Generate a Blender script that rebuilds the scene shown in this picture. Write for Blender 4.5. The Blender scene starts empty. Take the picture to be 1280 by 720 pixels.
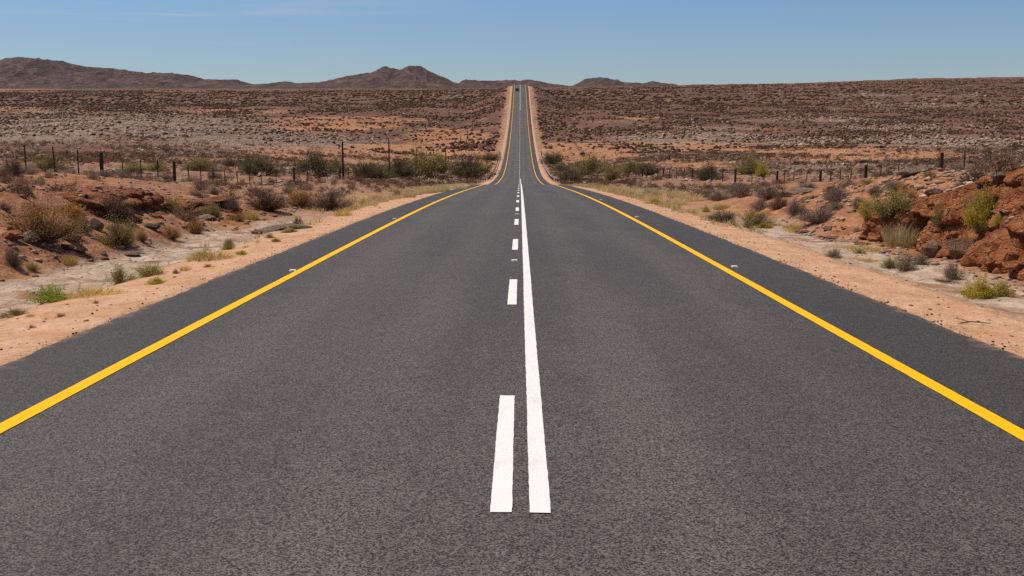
import bpy, bmesh, math, random
import numpy as np
from mathutils import Vector
random.seed(7); RNG = np.random.default_rng(11)
scene = bpy.context.scene
COL = scene.collection
F = 1300.0                                    # focal length in photo pixels (1280 wide)
PITCH = math.atan(230 / F); YAW = 10 / F
CAMX = 0.10

# ------------------------------------------------------------------ noise
def _hash(ix, iy, iz, seed):
    h = (ix.astype(np.int64) * 374761393 + iy.astype(np.int64) * 668265263 + iz.astype(np.int64) * 2147483647 + seed * 974634777) & 0xFFFFFFFF
    h = ((h ^ (h >> 13)) * 1274126177) & 0xFFFFFFFF
    h = ((h ^ (h >> 16)) * 2246822519) & 0xFFFFFFFF
    return ((h ^ (h >> 15)) & 0xFFFFFF) / float(0xFFFFFF)
def vn3(x, y, z, seed=0):
    x, y, z = np.broadcast_arrays(np.asarray(x, float), np.asarray(y, float), np.asarray(z, float))
    ix, iy, iz = np.floor(x), np.floor(y), np.floor(z)
    fx, fy, fz = x - ix, y - iy, z - iz
    fx = fx * fx * (3 - 2 * fx); fy = fy * fy * (3 - 2 * fy); fz = fz * fz * (3 - 2 * fz)
    r = 0
    for a in (0, 1):
        for b in (0, 1):
            for c in (0, 1):
                w = (fx if a else 1 - fx) * (fy if b else 1 - fy) * (fz if c else 1 - fz)
                r = r + w * _hash(ix + a, iy + b, iz + c, seed)
    return r * 2 - 1
def vn2(x, y, seed=0):
    x, y = np.broadcast_arrays(np.asarray(x, float), np.asarray(y, float))
    ix, iy = np.floor(x), np.floor(y); fx, fy = x - ix, y - iy
    fx = fx * fx * (3 - 2 * fx); fy = fy * fy * (3 - 2 * fy); z = np.zeros_like(ix)
    h = lambda a, b: _hash(ix + a, iy + b, z, seed)
    return ((h(0, 0) * (1 - fx) + h(1, 0) * fx) * (1 - fy) + (h(0, 1) * (1 - fx) + h(1, 1) * fx) * fy) * 2 - 1
def fbm2(x, y, o=4, seed=0):
    r = 0; a = 1.0; t = 0
    for i in range(o):
        r = r + a * vn2(x * 2.03 ** i + i * 7.1, y * 2.03 ** i - i * 3.7, seed + i); t += a; a *= .5
    return r / t
def fbm3(x, y, z, o=4, seed=0):
    r = 0; a = 1.0; t = 0
    for i in range(o):
        k = 2.03 ** i; r = r + a * vn3(x * k + i * 7.1, y * k - i * 3.7, z * k + i * 1.9, seed + i); t += a; a *= .5
    return r / t
def sstep(e0, e1, x):
    t = np.clip((x - e0) / (e1 - e0), 0, 1); return t * t * (3 - 2 * t)

# ------------------------------------------------------------------ camera maths
sP, cP, sY, cY = math.sin(PITCH), math.cos(PITCH), math.sin(YAW), math.cos(YAW)
def ray(px, py):
    u = (px - 640) / F; v = (360 - py) / F
    a = cP + v * sP; z = -sP + v * cP
    return (u * cY - a * sY, u * sY + a * cY, z)
def proj(x, y, z):
    x = np.asarray(x, float) - CAMX
    u = x * cY + y * sY; a = -x * sY + y * cY
    d = a * cP - z * sP; v = a * sP + z * cP
    return 640 + F * u / d, 360 - F * v / d

# ------------------------------------------------------------------ terrain function
ROAD = np.array([(-20, -1.05), (0, -1.97), (13, -2.6), (25.8, -3.21), (39, -3.88), (60, -5.1), (89, -7.02), (115, -8.72), (140, -10.95),
                 (182, -13.62), (230, -15.9), (270, -16.7), (312, -16.45), (365, -14.95), (422, -12.35), (466, -9.7), (520, -5.9),
                 (561, -2.3), (605, 2.2), (650, 7.0), (690, 10.9), (740, 12.6), (850, 13.3), (1200, 14.5), (9000, 30)])
_gy = np.concatenate([np.arange(-20, 1200, 1.0), np.arange(1200, 9001, 20.0)])
_gz = np.interp(_gy, ROAD[:, 0], ROAD[:, 1])
_k = 1225
for w in (9, 9, 7):
    pad = np.pad(_gz[:_k], w, mode='reflect', reflect_type='odd')
    _gz[:_k] = np.convolve(pad, np.ones(2 * w + 1) / (2 * w + 1), 'valid')
def zroad(Y): return np.interp(Y, _gy, _gz)

TY = np.array([60, 90, 120, 180, 250, 330, 400, 500, 600, 700, 1000, 1500, 2200, 3500, 6000], float)
TP = np.array([-900, -300, 0, 150, 300, 450, 560, 740, 850, 1000, 1150, 1280, 1600, 2200], float)
TT = np.array([
 [228,216,207,195,184,172,160,148,138,131,121,115,112,110.5,110],
 [228,216,207,195,184,172,160,148,138,131,121,115,112,110.5,110],
 [228,216,207,195,184,170,156,147,138,131,121,115.5,112.5,111,110.5],
 [230,218,208,196,184,168,150,144,137,131,121,115.5,112.5,111,110.5],
 [234,223,214,204,192,178,164,150,139,131,121,115.5,112.5,111,110.5],
 [239,229,223,214,203,188,174,155,139,129,119,115,112.5,111,110.5],
 [241,231,228,222,212,196,179,158,139,124,116,113,112,111,110.5],
 [241,231,227,218,208,192,177,156,138,124,116,113,111,109,109],
 [239,229,222,211,201,188,175,157,140,128,116,110,107,107.5,108],
 [238,226,217,206,196,185,173,158,142,131,117,108.5,104.6,105,106],
 [236,223,213,202,193,184,173,158,143,132,117,105,98,101,103],
 [234,221,211,200,192,183,173,158,143,132,117,104.5,96.5,98,100],
 [230,219,209,199,191,182,173,158,143,132,117,104,95.5,97,99],
 [230,219,209,199,191,182,173,158,143,132,117,104,95.5,97,99]])
_LY = np.linspace(math.log(55), math.log(6500), 260); _PX = np.linspace(-900, 2200, 311)
_A = np.array([np.interp(_LY, np.log(TY), r) for r in TT])
_B = np.array([np.interp(_PX, TP, _A[:, j]) for j in range(len(_LY))]).T
def _blur(a, w, ax):
    k = np.ones(2 * w + 1) / (2 * w + 1)
    return np.apply_along_axis(lambda r: np.convolve(np.pad(r, w, mode='edge'), k, 'valid'), ax, a)
for _ in range(2): _B = _blur(_blur(_B, 3, 1), 4, 0)
def ztable(x, Y):
    Y = np.maximum(Y, 1.0); px = 640 + F * ((x - CAMX) / Y + sY)
    a = np.clip((px + 900) / 3100 * 310, 0, 309.999); b = np.clip((np.log(Y) - _LY[0]) / (_LY[-1] - _LY[0]) * 259, 0, 258.999)
    i = a.astype(int); j = b.astype(int); s = a - i; t = b - j
    p = (_B[i, j] * (1 - t) + _B[i, j + 1] * t) * (1 - s) + (_B[i + 1, j] * (1 - t) + _B[i + 1, j + 1] * t) * s
    v = (360 - p) / F
    return Y * (-sP + v * cP) / (cP + v * sP)
BL = np.array([(-20, 1.35), (10, 1.4), (25, 1.5), (42, 1.5), (52, 1.0), (60, .75), (75, .35), (110, 0.1)])
BLN = np.array([(-20, 1.6), (12, 1.65), (26, 1.75), (30, 1.35), (35, .65), (42, .4), (60, .2), (110, .05)])
BR = np.array([(-20, 2.2), (20, 2.2), (28, 1.9), (38, 1.5), (48, 1.2), (60, .45), (80, .15), (110, 0.1)])
def height(x, Y, detail=True):
    x = np.asarray(x, float); Y = np.asarray(Y, float); x, Y = np.broadcast_arrays(x, Y)
    d = np.abs(x); zr = zroad(Y); left = x < 0
    wob = fbm2(x * .25, Y * .25, 3, 5)
    vz = np.interp(d, [0, 4.75, 5.0, 6.4, 7.2, 8.4, 9.5], [-.10, -.10, -.035, -.12, -.26, -.24, -.2])
    vz = vz - np.where(d < 4.9, .0008 * np.maximum(Y - 60, 0), 0)
    # bank beside the road
    dj = d + wob * .8 + .35 * fbm2(x * .9, Y * .9, 3, 9)
    sl = np.interp(dj, [8.6, 9.6, 11.5, 13.5, 17], [0, .24, .66, .88, 1.0])
    sr_steep = np.interp(dj, [9.7, 10.4, 11.2, 13.2, 17], [0, .5, .82, .95, 1.0])
    sr_soft = np.interp(dj, [8.8, 11, 13.5, 17], [0, .45, .85, 1.0])
    k = sstep(24, 30, Y); sr = sr_steep * (1 - k) + sr_soft * k
    bl = np.interp(Y, BLN[:, 0], BLN[:, 1]); q = sstep(12.5, 19, d); bl = bl * (1 - q) + np.interp(Y, BL[:, 0], BL[:, 1]) * q
    bank = np.where(left, sl * bl, sr * np.interp(Y, BR[:, 0], BR[:, 1]))
    near = zr + vz + bank * (1 + .16 * wob)
    far = ztable(x, Y)
    wf = sstep(72, 108, Y)
    c = sstep(6.0, 26 + .01 * Y, d) * wf
    z = near * (1 - c) + far * c
    if detail:
        m = sstep(4.95, 9.5, d)
        z = z + m * sstep(90, 55, Y) * .07 * fbm2(x * 1.1, Y * 1.1, 4, 23)
        z = z + m * (.16 * fbm2(x * .35, Y * .35, 4, 21) + .035 * fbm2(x * 2.3, Y * 2.3, 3, 31) * sstep(90, 40, Y))
        z = z + sstep(5.0, 5.6, d) * sstep(70, 40, Y) * .022 * fbm2(x * 2.8, Y * 2.8, 3, 33)
        bk = np.clip(bank * 1.2, 0, 1) * sstep(60, 35, Y) * sstep(17, 11, d)
        ter = fbm2(x * .7 + z * 2.0, Y * .5, 4, 41)
        z = z + bk * (.22 * ter + .09 * np.round(ter * 5) / 5)
        z = z + sstep(10, 40, d) * sstep(100, 260, Y) * (1.1 * fbm2(x * .02, Y * .02, 5, 51))
        z = z + sstep(14, 80, d) * sstep(700, 1600, Y) * (2.6 * fbm2(x * .012, Y * .012, 5, 61) + np.where(x > 0, 1, .3) * 3.2 * fbm2(x * .05, Y * .03, 4, 63))
    return z
def h1(x, Y): return float(height(np.array([x]), np.array([Y]))[0])
_SY = np.geomspace(4, 1500, 6000)
def hit(px, py):                                # where the photo's sight line meets the ground
    dx, dy, dz = ray(px, py)
    xs = CAMX + dx / dy * _SY; zs = dz / dy * _SY
    g = height(xs, _SY); b = np.nonzero(zs <= g)[0]
    if len(b) == 0: i = len(_SY) - 1
    else: i = b[0]
    return float(xs[i]), float(_SY[i]), float(g[i])

# ------------------------------------------------------------------ materials
def mat(name):
    m = bpy.data.materials.new(name); m.use_nodes = True
    nt = m.node_tree; nt.nodes.clear()
    out = nt.nodes.new('ShaderNodeOutputMaterial'); b = nt.nodes.new('ShaderNodeBsdfPrincipled')
    nt.links.new(b.outputs[0], out.inputs['Surface']); b.inputs['Roughness'].default_value = .9
    b.inputs['Specular IOR Level'].default_value = .25
    return m, nt, b
class N:
    def __init__(s, nt): s.nt = nt
    def new(s, t, **kw):
        n = s.nt.nodes.new(t)
        for k, v in kw.items(): setattr(n, k, v)
        return n
    def link(s, a, b): s.nt.links.new(a, b)
    def val(s, sock, v):
        if hasattr(v, 'is_output') or isinstance(v, bpy.types.NodeSocket): s.link(v, sock)
        else: sock.default_value = v
    def pos(s): return s.new('ShaderNodeNewGeometry').outputs['Position']
    def obj(s): return s.new('ShaderNodeTexCoord').outputs['Object']
    def mapv(s, v, sc): 
        n = s.new('ShaderNodeMapping'); s.link(v, n.inputs[0]); n.inputs['Scale'].default_value = sc; return n.outputs[0]
    def noise(s, v, sc, det=3, rough=.55, dist=0):
        n = s.new('ShaderNodeTexNoise'); s.link(v, n.inputs['Vector']); n.inputs['Scale'].default_value = sc
        n.inputs['Detail'].default_value = det; n.inputs['Roughness'].default_value = rough; n.inputs['Distortion'].default_value = dist
        return n.outputs['Fac']
    def voro(s, v, sc, feat='F1', out='Distance', rnd=1):
        n = s.new('ShaderNodeTexVoronoi'); n.feature = feat; s.link(v, n.inputs['Vector']); n.inputs['Scale'].default_value = sc
        n.inputs['Randomness'].default_value = rnd
        return n.outputs[out]
    def ramp(s, v, lo, hi, a=0., b=1.):
        n = s.new('ShaderNodeMapRange'); n.interpolation_type = 'SMOOTHSTEP'; s.link(v, n.inputs[0])
        n.inputs[1].default_value = lo; n.inputs[2].default_value = hi; n.inputs[3].default_value = a; n.inputs[4].default_value = b
        return n.outputs[0]
    def math(s, op, a, b=0.):
        n = s.new('ShaderNodeMath', operation=op); s.val(n.inputs[0], a); s.val(n.inputs[1], b); return n.outputs[0]
    def mix(s, f, a, b):
        n = s.new('ShaderNodeMix', data_type='RGBA'); s.val(n.inputs[0], f)
        for sock, v in ((n.inputs[6], a), (n.inputs[7], b)):
            if isinstance(v, (tuple, list)): sock.default_value = (*v[:3], 1)
            else: s.link(v, sock)
        return n.outputs[2]
    def mul(s, c, f):                               # colour times scalar
        n = s.new('ShaderNodeMix', data_type='RGBA', blend_type='MULTIPLY'); n.inputs[0].default_value = 1
        s.link(c, n.inputs[6]); s.link(f, n.inputs[7]); return n.outputs[2]
    def attr(s, name, out='Fac'):
        n = s.new('ShaderNodeAttribute'); n.attribute_name = name; return n.outputs[out]
    def sep(s, v):
        n = s.new('ShaderNodeSeparateXYZ'); s.link(v, n.inputs[0]); return n.outputs
    def bump(s, h, strength, dist, normal=None):
        n = s.new('ShaderNodeBump'); n.inputs['Strength'].default_value = strength; n.inputs['Distance'].default_value = dist
        s.link(h, n.inputs['Height'])
        if normal is not None: s.link(normal, n.inputs['Normal'])
        return n.outputs[0]

def ground_material():
    m, nt, b = mat('desert_ground'); n = N(nt)
    p = n.pos(); x, y, z = n.sep(p)
    ax = n.math('ABSOLUTE', x)
    big = n.noise(p, .45, 4); fine = n.noise(p, 9, 4, .65); med = n.noise(p, 2.2, 4, .6)
    d = n.math('ADD', ax, n.math('MULTIPLY', n.math('SUBTRACT', big, .5), 1.8))
    # natural ground colour
    org, pal = n.attr('orange'), n.attr('pale')
    nat = n.mix(n.ramp(med, .3, .75), (.100, .041, .025), (.155, .069, .040))
    nat = n.mix(n.ramp(n.noise(p, .06, 5, .65), .45, .66), nat, (.25, .105, .045))
    sand_o = n.mix(n.ramp(med, .3, .7), (.40, .158, .060), (.48, .225, .100))
    nat = n.mix(n.ramp(n.math('ADD', n.math('MULTIPLY', org, .74), n.math('MULTIPLY', n.math('SUBTRACT', n.noise(p, .09, 7, .74), .5), 2.6)), .34, .62), nat, sand_o)
    pale_c = n.mix(n.ramp(n.noise(p, .8, 6, .8), .46, .60), (.11, .055, .036), (.50, .36, .265))
    nat = n.mix(n.ramp(n.math('ADD', n.math('MULTIPLY', pal, .76), n.math('MULTIPLY', n.math('SUBTRACT', n.noise(p, .10, 7, .74), .5), 2.6)), .30, .62), nat, pale_c)
    tan = n.mix(n.ramp(med, .3, .7), (.26, .125, .062), (.37, .20, .108))
    nat = n.mix(n.math('MULTIPLY', n.ramp(y, 190, 90), n.ramp(n.noise(p, .13, 6, .7), .36, .56, .25, 1)), nat, tan)
    # low scrub cover too small to stand alone, far off
    spk = n.voro(p, .55, rnd=1); spk2 = n.voro(p, 1.35, rnd=1)
    spm = n.math('MULTIPLY', n.ramp(spk, .66, .40), n.ramp(y, 250, 700))
    pal_k = n.ramp(n.voro(n.mapv(p, (1, 1, 1)), .9, rnd=1), .30, .16)
    nat = n.mix(n.math('MULTIPLY', n.math('MULTIPLY', pal_k, n.ramp(y, 50, 120)), n.ramp(n.noise(p, .04, 5, .7), .45, .6, .15, .8)), nat, (.36, .255, .185))
    spm = n.math('MAXIMUM', spm, n.math('MULTIPLY', n.ramp(spk2, .52, .34), n.ramp(y, 60, 160)))
    spm = n.math('MULTIPLY', spm, n.ramp(n.noise(p, .03, 5, .65), .36, .56, .25, 1.))
    nat = n.mix(n.math('MULTIPLY', spm, .8), nat, (.078, .038, .025))
    # red cut bank
    zz = n.mapv(p, (1, 1, 6)); strata = n.noise(zz, 1.1, 5, .6, .5)
    bank = n.mix(n.ramp(strata, .35, .68), (.235, .080, .031), (.43, .195, .090))
    bank = n.mix(n.ramp(n.noise(p, 5, 5, .75), .56, .66), bank, (.38, .25, .16))
    bm = n.math('MULTIPLY', n.ramp(d, 8.2, 9.2), n.ramp(d, 24, 17)); bm = n.math('MULTIPLY', bm, n.ramp(y, 62, 38))
    col = n.mix(n.math('MULTIPLY', bm, .9), nat, bank)
    # flat pale slabs in the gutter
    brick = n.mapv(p, (1.4, .55, 1)); edge = n.voro(brick, 1.5, 'DISTANCE_TO_EDGE')
    slabc = n.mix(n.ramp(n.noise(p, 1.6, 4, .6), .3, .7), (.35, .235, .16), (.50, .385, .285))
    slabc = n.mix(n.math('MULTIPLY', n.ramp(edge, .05, .0), .7), slabc, (.17, .10, .065))
    slabm = n.math('MULTIPLY', n.ramp(d, 6.3, 7.0), n.ramp(d, 8.9, 8.2)); slabm = n.math('MULTIPLY', slabm, n.ramp(y, 44, 30))
    slabm = n.math('MULTIPLY', slabm, n.ramp(n.noise(p, .9, 3, .6), .34, .5))
    col = n.mix(slabm, col, slabc)
    # sandy verge
    sand = n.mix(n.ramp(n.noise(p, 1.3, 5, .6), .3, .7), (.47, .245, .128), (.58, .345, .205))
    sand = n.mix(n.math('MULTIPLY', n.ramp(n.voro(p, 16), .22, .1), .55), sand, (.20, .12, .08))
    vy = n.ramp(y, 140, 300)
    dv = n.math('SUBTRACT', d, n.math('MULTIPLY', vy, -.6))
    sm = n.math('MULTIPLY', n.ramp(dv, 7.0, 6.3), 1.0)
    soft = n.math('MULTIPLY', n.ramp(d, 11, 6.5), n.math('MULTIPLY', n.ramp(big, .35, .6), n.ramp(y, 30, 60)))
    sm = n.math('MAXIMUM', sm, n.math('MULTIPLY', soft, .75))
    col = n.mix(sm, col, sand)
    # dark asphalt crumbs at the edge of the seal
    cr = n.math('MULTIPLY', n.ramp(n.voro(p, 30), .26, .12), n.ramp(n.math('ADD', ax, n.math('MULTIPLY', med, .9)), 5.75, 5.3))
    col = n.mix(n.math('MULTIPLY', cr, n.ramp(y, 45, 25)), col, (.05, .042, .04))
    col = n.mul(col, n.ramp(fine, .2, .8, .80, 1.16))
    n.link(col, b.inputs['Base Color'])
    h = n.math('ADD', n.math('MULTIPLY', fine, .5), med)
    n.link(n.bump(h, .8, .14), b.inputs['Normal'])
    return m
def asphalt_material(name, lo, hi, patch):
    m, nt, b = mat(name); n = N(nt); p = n.pos(); x, y, z = n.sep(p)
    g1 = n.sep(n.voro(p, 122, out='Color'))[0]; g3 = n.sep(n.voro(p, 84, out='Color'))[1]
    g2 = n.noise(p, 120, 3, .75); g4 = n.noise(p, 16, 4, .75)
    chip = n.math('ADD', n.math('ADD', n.math('MULTIPLY', g1, .52), n.math('MULTIPLY', g3, .22)), n.math('MULTIPLY', g2, .26))
    col = n.mix(n.ramp(chip, .26, .76), lo, hi)
    st = n.noise(n.mapv(p, (1, .18, 1)), .55, 5, .6); blot = n.noise(p, 2.6, 4, .65)
    w = n.math('ADD', n.math('MULTIPLY', st, .65), n.math('MULTIPLY', blot, .35))
    col = n.mul(col, n.ramp(w, .32, .68, 1 - patch, 1 + patch)); col = n.mul(col, n.ramp(g4, .3, .7, .88, 1.12))
    tr = n.math('ABSOLUTE', n.math('SUBTRACT', n.math('ABSOLUTE', n.math('SUBTRACT', n.math('ABSOLUTE', x), 1.85)), .85))
    col = n.mul(col, n.ramp(tr, .1, .55, 1.13, .95))
    col = n.mix(n.math('MULTIPLY', n.ramp(n.voro(p, 9), .075, .03), .5), col, (.22, .19, .165))
    dust = n.math('ADD', n.math('SUBTRACT', n.math('ABSOLUTE', x), n.ramp(x, 0, 1, 0, .19)), n.math('MULTIPLY', n.math('SUBTRACT', n.noise(p, 3.5, 6, .75), .5), .9))
    col = n.mix(n.math('MULTIPLY', n.ramp(dust, 4.74, 5.06), .7 if 'shoulder' in name else 0.), col, (.36, .20, .11))
    n.link(col, b.inputs['Base Color'])
    n.link(n.ramp(g2, .3, .7, .62, .85), b.inputs['Roughness']); b.inputs['Specular IOR Level'].default_value = .42
    n.link(n.bump(chip, .85, .010), b.inputs['Normal'])
    return m
def paint_material(name, colour, worn, rough=.6):
    m, nt, b = mat(name); n = N(nt); p = n.pos()
    g = n.noise(p, 70, 3, .75); s = n.noise(n.mapv(p, (1, .3, 1)), 5, 4, .7)
    c = n.mix(n.math('MULTIPLY', n.ramp(g, .56, .70), .75), colour, worn)
    c = n.mix(n.math('MULTIPLY', n.ramp(s, .5, .78), .35), c, worn)
    n.link(c, b.inputs['Base Color']); b.inputs['Roughness'].default_value = rough; b.inputs['Specular IOR Level'].default_value = .08
    n.link(n.bump(n.noise(p, 80, 2), .5, .004), b.inputs['Normal'])
    return m
def simple(name, c1, c2, sc=8, rough=.85, metal=0, bump=.3, world=False):
    m, nt, b = mat(name); n = N(nt); p = n.pos() if world else n.obj()
    f = n.noise(p, sc, 4, .6)
    n.link(n.mix(n.ramp(f, .3, .7), c1, c2), b.inputs['Base Color']); b.inputs['Roughness'].default_value = rough
    b.inputs['Metallic'].default_value = metal
    n.link(n.bump(n.noise(p, sc * 3, 3), bump, .01), b.inputs['Normal'])
    return m
def leaf_material(name, c1, c2, c3=None, trans=.3):
    m, nt, b = mat(name); n = N(nt)
    r = n.attr('rnd'); o = n.new('ShaderNodeObjectInfo').outputs['Random']
    c = n.mix(n.ramp(r, .1, .9), c1, c2)
    if c3: c = n.mix(n.ramp(r, .80, .86), c, c3)
    c = n.mul(c, n.ramp(o, 0, 1, .82, 1.2))
    n.link(c, b.inputs['Base Color']); b.inputs['Roughness'].default_value = .8
    t = n.new('ShaderNodeBsdfTranslucent'); n.link(c, t.inputs['Color'])
    mx = n.new('ShaderNodeMixShader'); mx.inputs[0].default_value = trans
    n.link(b.outputs[0], mx.inputs[1]); n.link(t.outputs[0], mx.inputs[2])
    out = [q for q in nt.nodes if q.type == 'OUTPUT_MATERIAL'][0]; n.link(mx.outputs[0], out.inputs['Surface'])
    return m
def attrcol_material(name, trans=.3):
    m, nt, b = mat(name); n = N(nt); c = n.attr('tint', 'Color')
    c = n.mul(c, n.ramp(n.noise(n.pos(), 2.5, 3, .7), .25, .75, .75, 1.25))
    n.link(c, b.inputs['Base Color'])
    if trans:
        t = n.new('ShaderNodeBsdfTranslucent'); n.link(c, t.inputs['Color']); mx = n.new('ShaderNodeMixShader'); mx.inputs[0].default_value = trans
        n.link(b.outputs[0], mx.inputs[1]); n.link(t.outputs[0], mx.inputs[2])
        n.link(mx.outputs[0], [q for q in nt.nodes if q.type == 'OUTPUT_MATERIAL'][0].inputs['Surface'])
    return m
def rock_material(name, c1, c2, c3, sc=1.0):
    m, nt, b = mat(name); n = N(nt); p = n.pos()
    zz = n.mapv(p, (1, 1, 4)); s = n.noise(zz, 1.3 * sc, 5, .6, .6); f = n.noise(p, 7 * sc, 5, .7); g = n.noise(p, 28 * sc, 3, .7)
    c = n.mix(n.ramp(s, .34, .66), c1, c2); c = n.mix(n.ramp(f, .52, .72), c, c3)
    c = n.mul(c, n.ramp(g, .25, .75, .78, 1.2))
    n.link(c, b.inputs['Base Color'])
    crk = n.ramp(n.voro(n.mapv(p, (1, 1, 1.7)), 2.6 * sc, 'DISTANCE_TO_EDGE'), 0, .06)
    h = n.math('ADD', n.math('ADD', f, n.math('MULTIPLY', g, .4)), n.math('MULTIPLY', crk, .5))
    n.link(n.bump(h, 1.0, .16 / sc), b.inputs['Normal'])
    return m
def hill_material():
    m, nt, b = mat('mountain_rock'); n = N(nt); p = n.pos()
    f = n.noise(p, .012, 6, .7); g = n.noise(p, .05, 4, .75); v = n.voro(p, .07)
    c = n.mix(n.ramp(f, .35, .65), (.066, .041, .038), (.130, .076, .062))
    c = n.mix(n.math('MULTIPLY', n.ramp(n.noise(p, .006, 5, .7), .60, .72), .7), c, (.23, .14, .10))
    c = n.mix(n.math('MULTIPLY', n.ramp(v, .5, .3), .55), c, (.05, .038, .034))
    c = n.mul(c, n.ramp(g, .3, .7, .55, 1.45))
    n.link(c, b.inputs['Base Color']); n.link(n.bump(g, 1.0, 16), b.inputs['Normal'])
    return m
M = {}
M['ground'] = ground_material()
M['asphalt'] = asphalt_material('asphalt', (.0060, .0050, .0045), (.150, .122, .103), .17)
M['shoulder'] = asphalt_material('shoulder_asphalt', (.0065, .0052, .0044), (.106, .085, .071), .17)
M['white'] = paint_material('white_paint', (.74, .72, .68), (.40, .365, .32))
M['yellow'] = paint_material('yellow_paint', (.88, .445, .001), (.60, .30, .004))
M['hill'] = hill_material()
M['redrock'] = rock_material('red_rock', (.24, .064, .022), (.50, .172, .062), (.52, .31, .175))
M['tanrock'] = rock_material('tan_rock', (.20, .105, .060), (.33, .19, .115), (.42, .29, .20), 1.6)
M['greyrock'] = rock_material('grey_rock', (.22, .14, .092), (.35, .24, .165), (.43, .32, .235), 2.0)
M['wood'] = simple('weathered_wood', (.035, .022, .017), (.075, .045, .032), 14, .9)
M['rust'] = simple('rusty_steel', (.05, .03, .024), (.09, .055, .04), 20, .7, .3)
M['steel'] = simple('galvanised_steel', (.35, .35, .35), (.5, .5, .49), 4, .45, .6)
M['whiteplastic'] = simple('white_reflector', (.75, .75, .72), (.82, .82, .8), 10, .35)
M['redpaint'] = simple('red_paint', (.45, .06, .04), (.55, .09, .06), 10, .5)
M['darkpaint'] = simple('dark_car_paint', (.035, .03, .03), (.05, .045, .045), 3, .3)
M['greypaint'] = simple('grey_car_paint', (.25, .24, .24), (.3, .29, .29), 3, .3)
M['tyre'] = simple('rubber', (.015, .015, .015), (.025, .025, .025), 10, .9)
M['glass'] = simple('dark_window_glass', (.05, .06, .07), (.07, .08, .09), 2, .1)
M['redlamp'] = simple('red_lamp_lens', (.4, .02, .02), (.5, .03, .03), 5, .3)
M['crumb'] = simple('asphalt_crumb', (.04, .034, .032), (.08, .068, .06), 30, .9, world=True)
M['stone'] = attrcol_material('loose_stone', 0)
M['scrub'] = attrcol_material('scrub_tint', .45)
M['twig'] = leaf_material('grey_twig', (.15, .11, .09), (.28, .21, .17), None, .0)
M['twig_dark'] = leaf_material('dark_twig', (.065, .044, .034), (.14, .096, .070), None, .0)
LEAF = {
 'brown': leaf_material('brown_leaf', (.14, .074, .048), (.29, .16, .10), None, .3),
 'rust':  leaf_material('rust_leaf', (.28, .14, .040), (.50, .275, .085), None, .4),
 'olive': leaf_material('olive_leaf', (.19, .15, .045), (.36, .28, .088), None, .4),
 'dark':  leaf_material('dark_leaf', (.080, .068, .034), (.170, .136, .066), None, .35),
 'yellow': leaf_material('yellow_green_leaf', (.32, .245, .022), (.54, .41, .045), None, .45),
 'green': leaf_material('bright_green_leaf', (.19, .24, .018), (.36, .40, .045), None, .45),
 'grey':  leaf_material('grey_leaf', (.18, .118, .092), (.34, .24, .19), None, .3),
 'greygreen': leaf_material('grey_green_leaf', (.17, .13, .072), (.32, .245, .14), None, .35),
 'straw': leaf_material('straw_blade', (.46, .34, .16), (.70, .56, .31), None, .4),
 'dryyellow': leaf_material('dry_yellow_blade', (.46, .31, .085), (.66, .48, .17), None, .4),
 'flower': leaf_material('flowering_leaf', (.19, .155, .03), (.34, .27, .055), (.80, .50, .015), .4),
}

# ------------------------------------------------------------------ mesh helpers
def mesh_np(name, V, Fc, mats, mi=None, smooth=False, attrs=None):
    V = np.asarray(V, np.float32); Fc = np.asarray(Fc, np.int32); k = Fc.shape[1]
    me = bpy.data.meshes.new(name); me.vertices.add(len(V)); me.vertices.foreach_set('co', V.ravel())
    me.loops.add(Fc.size); me.loops.foreach_set('vertex_index', Fc.ravel())
    me.polygons.add(len(Fc)); me.polygons.foreach_set('loop_start', np.arange(len(Fc), dtype=np.int32) * k)
    me.polygons.foreach_set('loop_total', np.full(len(Fc), k, np.int32))
    for m in mats: me.materials.append(m)
    if mi is not None: me.polygons.foreach_set('material_index', np.asarray(mi, np.int32))
    if smooth: me.polygons.foreach_set('use_smooth', np.ones(len(Fc), bool))
    me.update(calc_edges=True)
    for an, a in (attrs or {}).items():
        a = np.asarray(a, np.float32)
        if a.ndim == 1:
            at = me.attributes.new(an, 'FLOAT', 'POINT'); at.data.foreach_set('value', a)
        else:
            at = me.attributes.new(an, 'FLOAT_COLOR', 'POINT')
            at.data.foreach_set('color', np.concatenate([a, np.ones((len(a), 1), np.float32)], 1).ravel())
    return me
def link(name, me, parent=None, loc=None):
    o = bpy.data.objects.new(name, me); COL.objects.link(o)
    if parent is not None: o.parent = parent
    if loc is not None: o.location = loc
    return o
def tag(o, label=None, cat=None, group=None, kind=None):
    if label: o['label'] = label
    if cat: o['category'] = cat
    if group: o['group'] = group
    if kind: o['kind'] = kind
    return o
def empty(name, loc):
    o = bpy.data.objects.new(name, None); COL.objects.link(o); o.location = loc; return o
def grid_faces(nr, nc):
    i = np.arange(nr - 1)[:, None] * nc + np.arange(nc - 1)[None, :]
    return np.stack([i, i + 1, i + nc + 1, i + nc], -1).reshape(-1, 4)
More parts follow.
